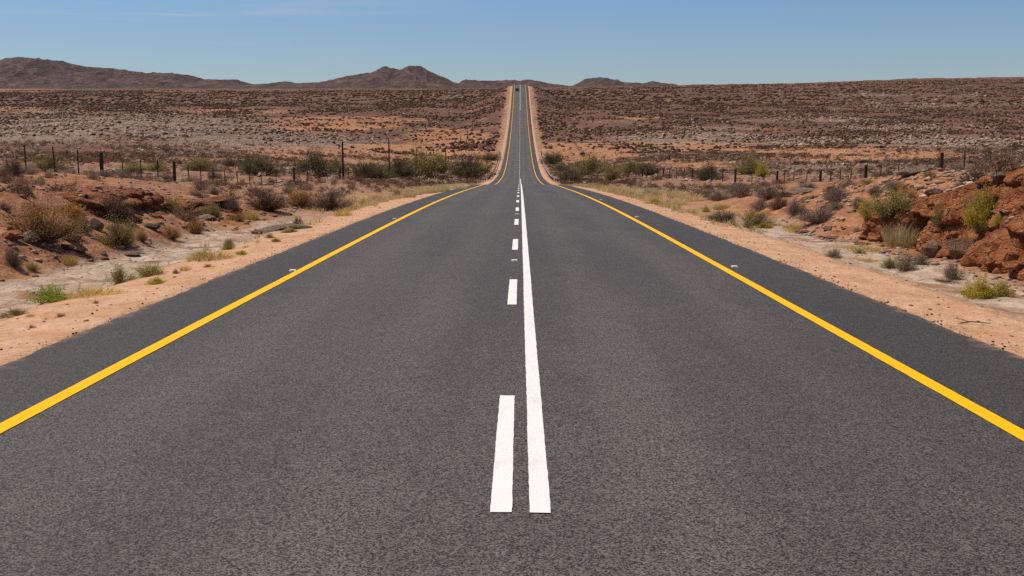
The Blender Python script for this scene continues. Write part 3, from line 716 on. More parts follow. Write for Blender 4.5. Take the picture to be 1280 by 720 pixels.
HERO = [
 # left bank and verge
 (50, 302, 88, 54, 'rust', 'large rusty golden bush at the foot of the left bank'),
 (140, 274, 54, 40, 'brown', 'dark brown bush on the left bank behind a yellow-green feathery one'),
 (148, 308, 48, 40, 'olive', 'feathery yellow-olive bush beside the layered red ledge on the left bank'),
 (17, 332, 30, 34, 'greygreen', 'small grey-olive upright bush at the left frame edge'),
 (103, 290, 26, 26, 'greygreen', 'grey-green bush touching the large rusty bush on its right'),
 (86, 330, 20, 14, 'dryyellow', 'small dry tuft in the red scree above the left gutter'),
 (40, 338, 18, 12, 'olive', 'tiny olive bush at the top edge of the left gutter'),
 (177, 301, 17, 17, 'rust', 'thin russet tuft below the layered red ledge'),
 (212, 298, 26, 18, 'rust', 'round russet bush in front of the red ledge on the left'),
 (244, 292, 26, 20, 'rust', 'sparse russet bush where the left ledge meets the gutter'),
 (265, 273, 28, 22, 'olive', 'olive bush beside grey rocks beyond the left ledge'),
 (241, 277, 18, 12, 'greygreen', 'pale grey-green bush tucked behind the end of the left ledge'),
 (223, 259, 14, 8, 'green', 'tiny bright green plant on top of the left ledge'),
 (65, 377, 52, 27, 'green', 'bright green leafy clump on the sandy left verge'),
 (118, 369, 64, 11, 'dryyellow', 'dry yellow grass patch beside the bright green clump'),
 (152, 353, 40, 26, 'flower', 'yellow-flowered bush on the left verge, taller half of the pair'),
 (186, 345, 34, 22, 'flower', 'yellow-flowered bush on the left verge, thinner half of the pair'),
 (195, 354, 28, 9, 'yellow', 'low yellow-flowering patch on sand below the flowered bushes'),
 (18, 394, 38, 13, 'flower', 'yellowish weed clump at the left frame edge by the gutter'),
 (255, 321, 22, 9, 'yellow', 'yellow weed by a dry grass patch on the left verge'),
 (262, 324, 56, 11, 'dryyellow', 'wide dry grass patch on the left verge beside a yellow weed'),
 (286, 309, 18, 16, 'grey', 'grey leafless twig bush standing in the left gutter'),
 (286, 312, 14, 9, 'yellow', 'small yellow weed under the grey twig bush in the left gutter'),
 (303, 318, 20, 6, 'yellow', 'low yellow-green weed between the grass patch and the seal'),
 (260, 334, 16, 5, 'yellow', 'flat yellow weed on open sand near the seal'),
 (337, 297, 14, 8, 'flower', 'small olive-yellow tussock left of white flowers'),
 (362, 290, 26, 7, 'flower', 'whitish-flowered low plant beside the left seal'),
 (373, 281, 18, 13, 'brown', 'small brown bush behind the whitish-flowered plant'),
 (345, 302, 16, 6, 'yellow', 'low yellow patch near the olive-yellow tussock'),
 (428, 270, 24, 10, 'dryyellow', 'yellow grass at the foot of the dark brown bush by the road'),
 (38, 396, 10, 6, 'dryyellow', 'thin tuft in sand at lower left'), (40, 410, 12, 8, 'greygreen', 'faint grey-green sprig on lower left sand'),
 (75, 396, 14, 7, 'olive', 'olive sprig on the sand nearest the seal at lower left'), (120, 379, 9, 6, 'olive', 'tiny sprig on sand below the dry grass'),
 (232, 338, 14, 8, 'dryyellow', 'thin dry tuft behind the flat yellow weed'), (220, 342, 12, 9, 'greygreen', 'greyish sprig right of the flowered bushes'),
 (333, 262, 58, 33, 'brown', 'big purple-brown bush on the bank by the left verge'),
 (375, 258, 40, 26, 'rust', 'reddish-brown bush between two darker ones left of the road'),
 (412, 262, 52, 31, 'brown', 'big dark brown bush nearest the seal left of the road'),
 (290, 260, 28, 20, 'grey', 'grey-brown bush left of the purple-brown one'),
 (312, 274, 24, 12, 'dryyellow', 'dry tuft in front of the purple-brown bush'), (296, 276, 26, 12, 'rust', 'small russet bush in front of the grey-brown one'),
 (15, 219, 46, 25, 'brown', 'dark purple-brown bush on the left mound crest at the frame edge'),
 (66, 213, 40, 20, 'olive', 'olive bush behind the left mound beside thin posts'),
 (5, 262, 26, 14, 'grey', 'grey bush on the left mound at the very frame edge'),
 (497, 247, 20, 9, 'dark', 'small dark green bush on the verge before the crest'),
 (470, 251, 14, 8, 'dryyellow', 'yellow tuft on the verge left of a small dark green bush'), (520, 244, 18, 8, 'straw', 'straw tuft right of the small dark green bush'),
 (535, 242, 26, 11, 'straw', 'pale straw clump on the left verge near the crest'), (552, 240, 24, 10, 'straw', 'straw clump on the left verge second from the crest'),
 (572, 237, 22, 9, 'straw', 'straw clump on the left verge closest to the crest'), (513, 247, 16, 7, 'straw', 'short straw tuft before the pale clump left of the road'),
 (455, 256, 14, 8, 'yellow', 'yellowish weed by the seal right of the dark brown bush'),
 (323, 219, 48, 27, 'dark', 'dark olive bush beyond the left fence, left of a rounder one'),
 (392, 219, 46, 31, 'dark', 'rounded dark bush beyond the left fence before the first pole'),
 (422, 216, 26, 20, 'olive', 'olive bush beside the first pole'),
 (455, 223, 26, 22, 'dark', 'dark bush between the first two poles'),
 (470, 223, 36, 20, 'olive', 'yellow-olive bush just left of the second pole'),
 (500, 222, 32, 24, 'dark', 'dark bush just right of the second pole'),
 (528, 222, 52, 34, 'olive', 'tall olive bush between the second and third poles'),
 (550, 216, 24, 22, 'olive', 'olive bush behind the third pole'),
 (586, 223, 50, 28, 'dark', 'wide dark olive bush beside the left guardrail'),
 (612, 200, 26, 10, 'olive', 'olive bush behind the left guardrail on the far slope'),
 (600, 215, 26, 10, 'yellow', 'yellow-green bush right at the foot of the left guardrail'),
 (165, 216, 34, 14, 'olive', 'pale olive bush beyond the left fence beside the thick post'), (196, 215, 30, 13, 'olive', 'low olive bush beyond the left fence between thick posts'),
 (250, 214, 44, 15, 'olive', 'wide olive bush beyond the left fence right of the second thick post'), (287, 208, 26, 13, 'brown', 'small dark bush beyond the left fence near the wide olive one'),
 (268, 224, 18, 16, 'grey', 'grey bush on the fence line left'), (245, 245, 22, 10, 'grey', 'grey bush on open ground before the left fence'), (268, 243, 20, 12, 'grey', 'second grey bush on open ground before the left fence, right one'),
 # right side
 (738, 219, 46, 23, 'olive', 'broad olive bush in the dip right of the road'), (712, 229, 30, 20, 'dark', 'dark green bush beside the right guardrail end'),
 (702, 214, 16, 9, 'dark', 'small dark bush above the right guardrail'), (690, 205, 26, 16, 'dark', 'dark bush behind the right guardrail on the far slope'),
 (765, 225, 22, 16, 'olive', 'small olive bush right of the broad one in the dip'), (790, 217, 32, 17, 'olive', 'olive bush, left half of a pair right of the dip'), (812, 219, 26, 16, 'dark', 'dark olive bush, right half of a pair right of the dip'),
 (885, 225, 34, 20, 'dark', 'dark olive bush in the middle distance right of the road'), (935, 218, 44, 23, 'olive', 'spreading yellowish-olive bush left of the first thick right fence post'),
 (950, 221, 20, 16, 'yellow', 'yellow-green bush right of the spreading olive one'), (818, 255, 24, 8, 'yellow', 'bright yellow-green cushion on the right verge'), (882, 265, 12, 9, 'yellow', 'small yellow weed on the right verge before the dark bush'),
 (903, 278, 42, 17, 'dark', 'dark grey-green bush by the right verge, left of a taller one'), (945, 281, 42, 22, 'olive', 'dark olive bush by the right verge, right of a lower one'),
 (936, 285, 18, 12, 'greygreen', 'small bush in front of the two dark ones by the right verge'), (955, 285, 24, 7, 'yellow', 'yellow weed patch at the foot of the two dark verge bushes'), (915, 281, 18, 5, 'yellow', 'thin yellow patch left of the yellow weed on the right verge'),
 (875, 248, 32, 17, 'brown', 'brown bush in the grey thicket nearest the crest'), (897, 250, 30, 15, 'grey', 'low purple-grey bush in the thicket right of the road'), (925, 243, 44, 18, 'grey', 'wide grey bush at the back of the thicket'), (960, 248, 46, 22, 'grey', 'grey rounded bush at the back of the thicket near a grey boulder'),
 (950, 262, 32, 20, 'grey', 'grey-brown round bush in the thicket'), (972, 261, 30, 22, 'brown', 'dark brown bush in the middle of the thicket'), (995, 268, 38, 24, 'grey', 'grey bush at the thicket front, left of the widest'), (1028, 277, 58, 26, 'grey', 'widest purple-grey bush at the front of the thicket'),
 (978, 246, 20, 9, 'dark', 'low dark green bush before the grey boulder'), (1010, 238, 40, 12, 'grey', 'grey bush behind the grey boulder'), (1050, 250, 50, 18, 'grey', 'grey bush at the back right of the thicket'), (1045, 262, 34, 14, 'greygreen', 'grey-green bush between the widest grey bush and the thicket back'), (1075, 260, 34, 18, 'grey', 'grey twiggy bush left of the yellow-green one'),
 (1095, 242, 34, 14, 'grey', 'grey bush on the fence line right'), (1120, 236, 44, 14, 'grey', 'grey bush behind the tall olive one near the right fence'),
 (1085, 272, 32, 24, 'yellow', 'yellow-green bush at the left end of the right cutting'), (1117, 270, 56, 40, 'olive', 'tall olive bush at the left end of the right cutting'), (1108, 275, 16, 14, 'dark', 'dark stubby bush under the tall olive one'),
 (1124, 306, 40, 30, 'straw', 'pale straw grass clump leaning at the foot of the right cutting'), (1132, 338, 40, 27, 'greygreen', 'sparse olive-brown shrub on sand before the straw grass'), (1112, 335, 20, 16, 'olive', 'small olive shrub joined to the left of a sparse shrub'), (1150, 331, 22, 24, 'greygreen', 'thin shrub joined to the right of a sparse shrub'),
 (1190, 349, 32, 27, 'greygreen', 'round grey-brown shrub on sand before the right cutting'), (1042, 322, 28, 16, 'greygreen', 'small dark rounded shrub on the right verge'), (1075, 317, 16, 9, 'greygreen', 'small silvery-green plant right of a dark rounded shrub'),
 (1080, 312, 50, 6, 'dryyellow', 'thin dry grass behind the silvery-green plant'), (1085, 327, 34, 5, 'dryyellow', 'low dry grass below the silvery-green plant'),
 (1222, 372, 52, 27, 'yellow', 'mounded yellow-green bush with dry centre on the right sand'), (1252, 371, 34, 20, 'yellow', 'smaller spiky bush joined to the right of the mounded one'),
 (1180, 352, 46, 5, 'brown', 'flat brown litter plant on sand beside the round shrub'),
 (1181, 282, 32, 38, 'olive', 'olive bush growing from a ledge in the right cutting'), (1228, 290, 42, 54, 'yellow', 'bright yellow-green bush growing from the right cutting'), (1228, 262, 36, 34, 'grey', 'leafless pale twig bush behind the bright yellow-green one'), (1248, 282, 16, 18, 'yellow', 'small yellow-green sprig right of the bright bush in the cutting'),
 (1110, 292, 14, 8, 'greygreen', 'small grey-green sprig left of the straw grass'), (1072, 290, 14, 9, 'greygreen', 'grey-green sprig at the bank foot left of the right cutting'),
 (845, 246, 26, 10, 'straw', 'straw grass behind the bright cushion on the right verge'), (865, 252, 30, 12, 'straw', 'straw grass right of the bright cushion'), (850, 256, 22, 8, 'straw', 'short straw grass beside the bright cushion'), (795, 243, 26, 9, 'straw', 'straw grass on the right verge left of the bright cushion'),
 (815, 244, 24, 10, 'straw', 'straw grass directly behind the bright cushion'), (770, 239, 22, 8, 'straw', 'straw grass on the right verge near the crest'), (745, 235, 18, 7, 'dryyellow', 'dry tuft on the right verge closest to the crest'),
 (753, 233, 14, 8, 'olive', 'small olive weed on the right verge near the crest'), (905, 262, 26, 8, 'dryyellow', 'dry grass behind the dark verge bushes'), (1000, 285, 40, 6, 'dryyellow', 'dry grass by the flat slabs on the right'), (1000, 290, 30, 5, 'dryyellow', 'dry grass at the left end of the right gutter slabs'),
]
for h in HERO: bush(*h)

# ------------------------------------------------------------------ scattered cover
def ico(sub):
    bm = bmesh.new(); bmesh.ops.create_icosphere(bm, subdivisions=sub, radius=1)
    V = np.array([v.co[:] for v in bm.verts]); Fc = np.array([[v.index for v in f.verts] for f in bm.faces]); bm.free(); return V, Fc
def leafball(seed, n, size, wide=.62):
    r = np.random.default_rng(seed); k = 14
    az = r.uniform(0, 6.28, k); el = np.arccos(r.uniform(0.1, 1, k)); C = np.stack([np.sin(el) * np.cos(az) * wide * .75, np.sin(el) * np.sin(az) * wide * .75, np.cos(el) * .72 + .1], 1)
    P_ = C[r.integers(0, k, n)] + r.normal(size=(n, 3)) * .13; P_[:, 2] = np.abs(P_[:, 2])
    a = r.normal(size=(n, 3)); b = r.normal(size=(n, 3)); a /= np.linalg.norm(a, axis=1, keepdims=True); b /= np.linalg.norm(b, axis=1, keepdims=True)
    a[:, 2] = np.abs(a[:, 2])
    s = size * r.uniform(.6, 1.4, n)[:, None]
    V = np.stack([P_ - b * s * .5, P_ + b * s * .5, P_ + a * s * 1.3], 1).reshape(-1, 3)
    return V, np.arange(n * 3).reshape(-1, 3)
def stamp(tmpls, X, Y, Z, W, H, tint, seed):
    """copies of templates merged into one array set"""
    r = np.random.default_rng(seed); n = len(X); which = r.integers(0, len(tmpls), n); th = r.uniform(0, 6.28, n)
    VV, FF, CC = [], [], []; base = 0
    for t, (V, Fc) in enumerate(tmpls):
        i = np.nonzero(which == t)[0]
        if not len(i): continue
        c, s = np.cos(th[i])[:, None], np.sin(th[i])[:, None]
        vx = (V[None, :, 0] * c - V[None, :, 1] * s) * W[i][:, None] + X[i][:, None]
        vy = (V[None, :, 0] * s + V[None, :, 1] * c) * W[i][:, None] + Y[i][:, None]
        vz = V[None, :, 2] * H[i][:, None] + Z[i][:, None]
        VV.append(np.stack([vx, vy, vz], -1).reshape(-1, 3))
        FF.append((Fc[None] + (np.arange(len(i)) * len(V))[:, None, None] + base).reshape(-1, Fc.shape[1])); base += len(i) * len(V)
        jit = r.uniform(.75, 1.3, (len(i), len(V)))
        CC.append((tint[i][:, None, :] * jit[..., None]).reshape(-1, 3))
    return np.concatenate(VV), np.concatenate(FF), np.concatenate(CC)
PAL = np.array([(.135, .068, .046), (.105, .056, .040), (.19, .10, .065), (.16, .11, .05), (.23, .135, .09), (.56, .40, .29), (.13, .10, .046), (.44, .33, .17)])
def scatter_points(n, y0, y1, r, dmin):
    Y = np.sqrt(r.uniform(y0 ** 2, y1 ** 2, n)); u = r.uniform(-.62, .62, n); X = u * Y
    ok = np.abs(X) > dmin + .0 * Y
    X, Y = X[ok], Y[ok]; Z = ground_top(X, Y)
    o, p = zones_at(X, Y, Z)
    cl = fbm2(X * .05, Y * .05, 4, 91) + .5 * fbm2(X * .3, Y * .3, 2, 92)
    keep = r.random(len(X)) < np.clip(.50 + 1.9 * cl - .42 * o * (Y > 70), .03, 1)
    return X[keep], Y[keep], Z[keep], o[keep], p[keep]
def tints(o, p, r, Y):
    n = len(o); pr = np.array([.25, .20, .18, .10, .12, .06, .06, .03])
    idx = r.choice(8, n, p=pr)
    idx = np.where((p > .25) & (r.random(n) < .75 * p), 5, idx)
    return PAL[idx] * r.uniform(.8, 1.25, (n, 1))
r = np.random.default_rng(5)
midT = [leafball(s, 190, .105) for s in range(6)]; farT = [leafball(s + 20, 34, .26) for s in range(6)]
i1 = ico(1); blobs = []
for s in range(6):
    rr = np.random.default_rng(s); V = i1[0] * (1 + rr.normal(size=(len(i1[0]), 1)) * .22); V = V * np.array([.6, .6, .62]); V[:, 2] = V[:, 2] + .32; blobs.append((V, i1[1]))
parts = []
X, Y, Z, o, p = scatter_points(7500, 14, 150, r, 9.3)
big = r.uniform(.22, .62, len(X)) * r.uniform(.7, 1.3, len(X))
# the largest loose bushes stand alone, the rest is cover
order = np.argsort(-(big / Y)); SINGLE = order[:150]; rest = order[150:]
parts.append(stamp(midT, X[rest], Y[rest], Z[rest] - .03, big[rest] * r.uniform(.8, 1.4, len(rest)), big[rest] * .8, tints(o, p, r, Y)[rest], 1))
sx, sy, sz, sh = X[SINGLE], Y[SINGLE], Z[SINGLE], big[SINGLE]
X, Y, Z, o, p = scatter_points(36000, 140, 330, r, 7.5)
h = .25 + .70 * r.random(len(X)) ** 2.2; parts.append(stamp(farT, X, Y, Z - .03, h * r.uniform(.8, 1.5, len(X)), h * .85, tints(o, p, r, Y), 2))
X, Y, Z, o, p = scatter_points(120000, 320, 720, r, 8.5)
h = .28 + .72 * r.random(len(X)) ** 2.2; parts.append(stamp(blobs, X, Y, Z - .03, h * r.uniform(.9, 1.7, len(X)), h * .9, tints(o, p, r, Y), 3))
X, Y, Z, o, p = scatter_points(46000, 700, 1900, r, 16)
h = r.uniform(.7, 1.5, len(X)); parts.append(stamp(blobs, X, Y, Z - .03, h * r.uniform(1.2, 2.4, len(X)), h * .85, tints(o, p, r, Y), 4))
VV, FF, CC, b0 = [], [], [], 0
for V, Fc, C in parts: VV.append(V); FF.append(Fc + b0); CC.append(C); b0 += len(V)
tag(link('scrub', mesh_np('scrub', np.concatenate(VV), np.concatenate(FF), [M['scrub']], attrs={'tint': np.concatenate(CC)})), 'low brown scrub dotting the desert plain', 'scrub', None, 'stuff')
# single bushes of the near plain
SK = ['brown', 'grey', 'brown', 'olive', 'greygreen', 'dark', 'grey', 'rust']
NAMEK = {'brown': 'dry brown', 'grey': 'grey twiggy', 'olive': 'olive', 'greygreen': 'grey-green', 'dark': 'dark', 'rust': 'russet'}
SG = {}
for i in range(len(sx)):
    kd = SK[int(r.integers(0, 8))]; side = 'left' if sx[i] < 0 else 'right'
    zone_ = 'on the bank before the %s fence' % side if abs(sx[i]) < 20.3 else 'scattered beyond the %s fence' % side
    key = (kd, zone_)
    if key not in SG:
        br, fo = template(kd, 1)
    me_ = SG.get(key)
    if me_ is None:
        # joined low bush: twigs and leaves in one mesh
        (tv, tf, tr), (lv, lf, lr) = plant(kd, sum(map(ord, kd)) + len(SG), 1500, 90, .050, 1, .66, .4)
        tw = M['twig_dark'] if kd in ('dark', 'olive', 'rust', 'brown') else M['twig']
        me_ = mesh_np('low_shrub', np.concatenate([tv, lv]), np.concatenate([tf, lf + len(tv)]), [tw, LEAF[kd]],
                      np.concatenate([np.zeros(len(tf)), np.ones(len(lf))]), attrs={'rnd': np.concatenate([tr, lr])})
        SG[key] = me_
    q = link('low_shrub', me_, None, (sx[i], sy[i], sz[i] - .02)); hh = sh[i] * .9
    q.scale = (hh * 1.25, hh * 1.25, hh); q.rotation_euler = (0, 0, r.uniform(0, 6.28))
    tag(q, 'low %s bush, one of many alike %s' % (NAMEK[kd], zone_), 'bush', 'low %s bushes %s' % (NAMEK[kd], zone_))

# loose stones (uncountable) on banks, crest, plain
def stones(n, xf, yf, sf, pal, seed, flat=.6):
    r = np.random.default_rng(seed); X = xf(r, n); Y = yf(r, n); Z = ground_top(X, Y); s = sf(r, n)
    base = []
    for q in range(6):
        rr = np.random.default_rng(q + 40); V = i1[0].copy()
        for _ in range(7):
            g = rr.normal(size=3); g /= np.linalg.norm(g); dd = V @ g - rr.uniform(.45, .8); V = V - np.where(dd > 0, dd, 0)[:, None] * g
        base.append((V, i1[1]))
    pal = np.array(pal); t = pal[r.integers(0, len(pal), n)] * r.uniform(.75, 1.2, (n, 1))
    V, Fc, C = stamp(base, X, Y, Z + s * .12, s * r.uniform(.8, 1.5, n), s * flat, t, seed + 1)
    return V, Fc, C
SP = [(.27, .195, .145), (.25, .15, .10), (.20, .09, .052), (.33, .26, .205)]
sets = [
 stones(5200, lambda r, n: r.choice([-1, 1], n) * r.uniform(10.5, 25, n), lambda r, n: r.uniform(18, 62, n), lambda r, n: .02 + .09 * r.random(n) ** 4, SP + [(.24, .12, .065)], 6),
 stones(9000, lambda r, n: r.choice([-1, 1], n) * r.uniform(9, 130, n), lambda r, n: r.uniform(150, 420, n), lambda r, n: .10 + .35 * r.random(n) ** 3, [(.42, .31, .235), (.34, .23, .16), (.48, .37, .29)], 7),
 stones(2400, lambda r, n: -(8.5 + 7.5 * r.random(n) ** 1.2), lambda r, n: r.uniform(11, 42, n), lambda r, n: .018 + .11 * r.random(n) ** 5, SP + [(.17, .075, .04), (.2, .1, .055)], 1),
 stones(900, lambda r, n: r.uniform(8.2, 9.4, n), lambda r, n: r.uniform(13, 34, n), lambda r, n: .02 + .07 * r.random(n) ** 3, SP, 2),
 stones(4200, lambda r, n: r.uniform(9.9, 18, n), lambda r, n: r.uniform(13, 38, n), lambda r, n: .03 + .13 * r.random(n) ** 2.5, [(.36, .24, .16), (.40, .29, .21), (.28, .15, .09)], 3),
 stones(2500, lambda r, n: r.choice([-1, 1], n) * r.uniform(5.1, 8.5, n), lambda r, n: r.uniform(9, 60, n), lambda r, n: .008 + .03 * r.random(n) ** 4, SP, 4),
 stones(5000, lambda r, n: r.choice([-1, 1], n) * r.uniform(18, 60, n), lambda r, n: r.uniform(55, 170, n), lambda r, n: .06 + .3 * r.random(n) ** 4, [(.30, .225, .175), (.37, .29, .23), (.26, .15, .095)], 5),
]
VV, FF, CC, b0 = [], [], [], 0
for V, Fc, C in sets: VV.append(V); FF.append(Fc + b0); CC.append(C); b0 += len(V)
tag(link('gravel', mesh_np('gravel', np.concatenate(VV), np.concatenate(FF), [M['stone']], attrs={'tint': np.concatenate(CC)})), 'loose pale and reddish stones over banks and verges', 'stones', None, 'stuff')
# crumbs of asphalt along the seal
def crumbs(n, seed):
    r = np.random.default_rng(seed); sd = r.choice([-1, 1], n); Y = 6 + 34 * r.random(n) ** 1.6
    e = np.where(sd < 0, 4.86, shoulder_r(Y)); X = sd * (e + r.exponential(.10, n) - .03); s = .004 + .014 * r.random(n) ** 4
    Z = height(X, Y) + .01
    V, Fc, C = stamp([i1], X, Y, Z, s, s * .7, np.full((n, 3), .06), seed); return V, Fc
V, Fc = crumbs(1500, 8)
tag(link('asphalt_crumbs', mesh_np('asphalt_crumbs', V, Fc, [M['crumb']])), 'dark asphalt crumbs along both edges of the seal', 'grit', None, 'stuff')
# thin dry grass along the verges
def verge_grass(n, seed):
    r = np.random.default_rng(seed); sd = r.choice([-1, 1], n); Y = 9 + 150 * r.random(n) ** 1.2
    X = sd * (5.5 + np.abs(r.normal(size=n)) * 1.7 + .5); Z = height(X, Y)
    k = fbm2(X * .35, Y * .16, 3, 71) > (.14 - .0015 * np.minimum(Y, 100)); k &= (r.random(n) < np.clip((Y - 5) / 60, .12, 1))
    X, Y, Z = X[k], Y[k], Z[k]; n = len(X)
    T = []
    for s in range(5):
        V, Fc, _ = grass(s + 300, 26, .5, .6, .03); T.append((V, Fc))
    pal = np.array([(.62, .48, .25), (.62, .45, .20), (.54, .40, .21), (.48, .37, .15)]); h = r.uniform(.10, .34, n) * np.clip(Y / 45, .5, 1.3)
    return stamp(T, X, Y, Z - .01, h * 1.1, h, pal[r.integers(0, 4, n)], seed)
V, Fc, C = verge_grass(5200, 12)
tag(link('dry_grass', mesh_np('dry_grass', V, Fc, [M['scrub']], attrs={'tint': C})), 'thin dry straw grass along the sandy verges', 'grass', None, 'stuff')

# ------------------------------------------------------------------ fences
def fence(side, X0, label, thick, thin, cat='fence'):
    root = empty('wire_fence', (side * X0, 60, h1(side * X0, 60)))
    base = root.location.copy()
    tag(root, label, cat)
    def y_of(px):
        u = (px - 640) / F; return (side * X0 - CAMX) / (u * cP * 1.0 - sY) * 1.0
    def py_(px):                                  # refine depth for this column
        Y = np.geomspace(20, 700, 4000); Zz = height(np.full_like(Y, side * X0), Y); q = proj(side * X0, Y, Zz + .6)[0]
        return float(np.interp(px, q, Y) if side < 0 else np.interp(-px, -q, Y))
    tops = []
    for px, th in [(q, True) for q in thick] + [(q, False) for q in thin]:
        Y = py_(px); z = h1(side * X0, Y); H = 1.36 if th else 1.28
        rr = .10 if th else .034; ln = random.uniform(-.03, .03)
        pts = [(side * X0 - base.x, Y - base.y, z - .3 - base.z), (side * X0 - base.x + ln * .5, Y - base.y, z + H * .6 - base.z), (side * X0 - base.x + ln, Y - base.y + ln, z + H - base.z)]
        link('post', MB().tube(pts, [rr, rr * .97, rr * .9], 8).mesh('post', M['wood'] if th else M['rust']), root)
        tops.append(Y)
    Ym = max(tops)
    Y = Ym + 7; n = 0
    while Y < 560 and len(tops) < 98:
        z = h1(side * X0, Y); th = n % 4 == 0; rr = .11 if th else .05
        link('post', MB().tube([(side * X0 - base.x, Y - base.y, z - .3 - base.z), (side * X0 - base.x, Y - base.y, z + 1.33 - base.z)], rr, 5).mesh('post', M['wood']), root)
        tops.append(Y); Y += 5.6 + .004 * Y; n += 1
    tops.sort()
    for hz in (.35, .75, 1.15):
        pts = [(side * X0 - base.x, q - base.y, h1(side * X0, q) + hz - base.z) for q in tops]
        link('wire', MB().tube(pts, .006, 3, False).mesh('wire', M['rust']), root)
fence(-1, 20.3, 'wire fence with dark posts along the left of the road, below the tall poles', [127, 218], [32, 68, 97.5, 154, 176, 197, 236, 251, 266, 281, 297, 312, 327, 345])
fence(1, 20.0, 'wire fence with dark posts running behind the right red cutting', [1176, 1082, 1025, 971], [1237, 1205, 1145, 1123, 1101, 1063, 1050, 1038, 1008, 992, 980, 955, 940])

# ------------------------------------------------------------------ utility poles
POLES = [(428.5, 177), (486.5, 174), (521, 184), (541.8, 191), (557, 190), (567.5, 189), (576, 176), (584, 166), (590.7, 157), (595.5, 150), (600, 143), (604.5, 138)]
ORD = ['nearest and leftmost of the row', 'second from the left', 'third from the left', 'fourth from the left, short and dark', 'fifth from the left, thin', 'sixth from the left', 'on the far slope, lowest there', 'on the far slope, second from its foot',
       'on the far slope, third from its foot', 'high on the far slope, third from the last', 'high on the far slope, last but one', 'highest and farthest of the row']
for (px, top), od in zip(POLES, ORD):
    X0 = -20.9; Y = np.geomspace(40, 690, 4000); Zz = height(np.full_like(Y, X0), Y); q = proj(X0, Y, Zz + 2)[0]; Yp = float(np.interp(px, q, Y)); zb = h1(X0, Yp)
    rr_ = ray(px, top); H = min(max(Yp * rr_[2] / rr_[1] - zb, 4.2), 8.5)
    root = empty('utility_pole', (X0, Yp, zb)); tag(root, 'dark timber pole left of the road, %s' % od, 'pole', 'poles along the left fence')
    link('shaft', MB().tube([(0, 0, -.4), (0, 0, H * .5), (.02, 0, H)], [.14, .12, .10], 8).mesh('shaft', M['wood']), root)
    link('insulator', MB().tube([(0, 0, H), (0, 0, H + .12)], [.035, .05], 6).mesh('insulator', M['rust']), root)

# ------------------------------------------------------------------ guardrails
def guardrail(side, X0, y0, y1, label):
    root = empty('guardrail', (side * X0, y0, h1(side * X0, y0))); b = root.location
    tag(root, label, 'guardrail')
    Y = np.arange(y0, y1, 4.0); z = zroad(Y) - .05
    prof = [(0, .42), (.05, .47), (.05, .53), (0, .57), (.05, .62), (.05, .68), (0, .73), (-.02, .73), (-.02, .42)]
    flare = np.where(Y > y1 - 16, (Y - (y1 - 16)) * .03, 0) + np.where(Y < y0 + 12, (y0 + 12 - Y) * .08, 0)
    V = np.array([[(-side * p[0] + side * flare[i], Y[i] - b.y, z[i] + p[1] - b.z) for p in prof + prof[:1]] for i in range(len(Y))])
    link('rail', mesh_np('rail', V.reshape(-1, 3), grid_faces(len(Y), len(prof) + 1), [M['steel']]), root)
    for i in range(len(Y)):
        link('post', MB().box((side * (.12 + flare[i]), Y[i] - b.y, z[i] + .2 - b.z), (.12, .15, 1.0)).mesh('post', M['wood']), root)
guardrail(-1, 6.2, 196, 345, 'grey steel guardrail in the dip on the left of the road')
guardrail(1, 6.6, 196, 350, 'grey steel guardrail in the dip on the right of the road')

# ------------------------------------------------------------------ studs, marker, debris
def stud(px, py, label, x=None, m='whiteplastic'):
    Y = yroad_at(py); xx = x if x is not None else (CAMX + ray(px, py)[0] / ray(px, py)[1] * Y)
    z = zroad(Y) + camber(abs(xx)) + .060
    root = empty('road_stud', (xx, Y, float(z))); tag(root, label, 'road stud', 'white road studs')
    link('base', MB().prism([(-.055, .002), (.055, .002), (.03, .022), (-.03, .022)], 'x', -.05, .05).mesh('base', M[m]), root)
    link('reflector', MB().box((0, -.047, .012), (.08, .006, .012)).mesh('reflector', M['steel']), root)
stud(366, 334, 'white road stud outside the left yellow line, nearest on that side')
stud(493, 271, 'white road stud outside the left yellow line, second along')
stud(543, 251, 'white road stud outside the left yellow line, third along')
stud(570, 241, 'white road stud outside the left yellow line, closest to the crest')
stud(918, 328.5, 'white road stud outside the right yellow line, nearest on that side')
stud(796, 268.5, 'white road stud outside the right yellow line, second along')
stud(751, 248, 'white road stud outside the right yellow line, closest to the crest')
stud(642.5, 326, 'white road stud between the first two gaps of the centre dashes', 0.0)
stud(645, 268, 'white road stud in the dashed centre line, farther one', 0.0)
X, Y, Z = hit(577, 231)
X = -7.4; Y = 122; Z = h1(X, Y)
root = empty('hazard_marker', (X, Y, Z)); tag(root, 'small red and white roadside hazard marker on the left verge at the crest', 'road sign')
link('post', MB().box((0, .03, .5), (.07, .05, 1.1)).mesh('post', M['rust']), root)
pn = link('panel', MB().box((0, 0, .95), (.34, .02, .8)).mesh('panel', M['whiteplastic']), root)
s_ = MB()
for k_ in range(3): s_.box((0, -.014, .68 + .27 * k_), (.335, .006, .12))
link('red_band', s_.mesh('red_band', M['redpaint']), pn)
Y = yroad_at(344); X = CAMX + ray(301, 344)[0] / ray(301, 344)[1] * Y
o = link('road_debris', rock_mesh(900, 2, 8, .3, 'crumb'), None, (X, Y, float(zroad(Y)) - .02)); o.scale = (.07, .09, .02)
tag(o, 'dark scrap of debris lying on the left shoulder', 'debris')
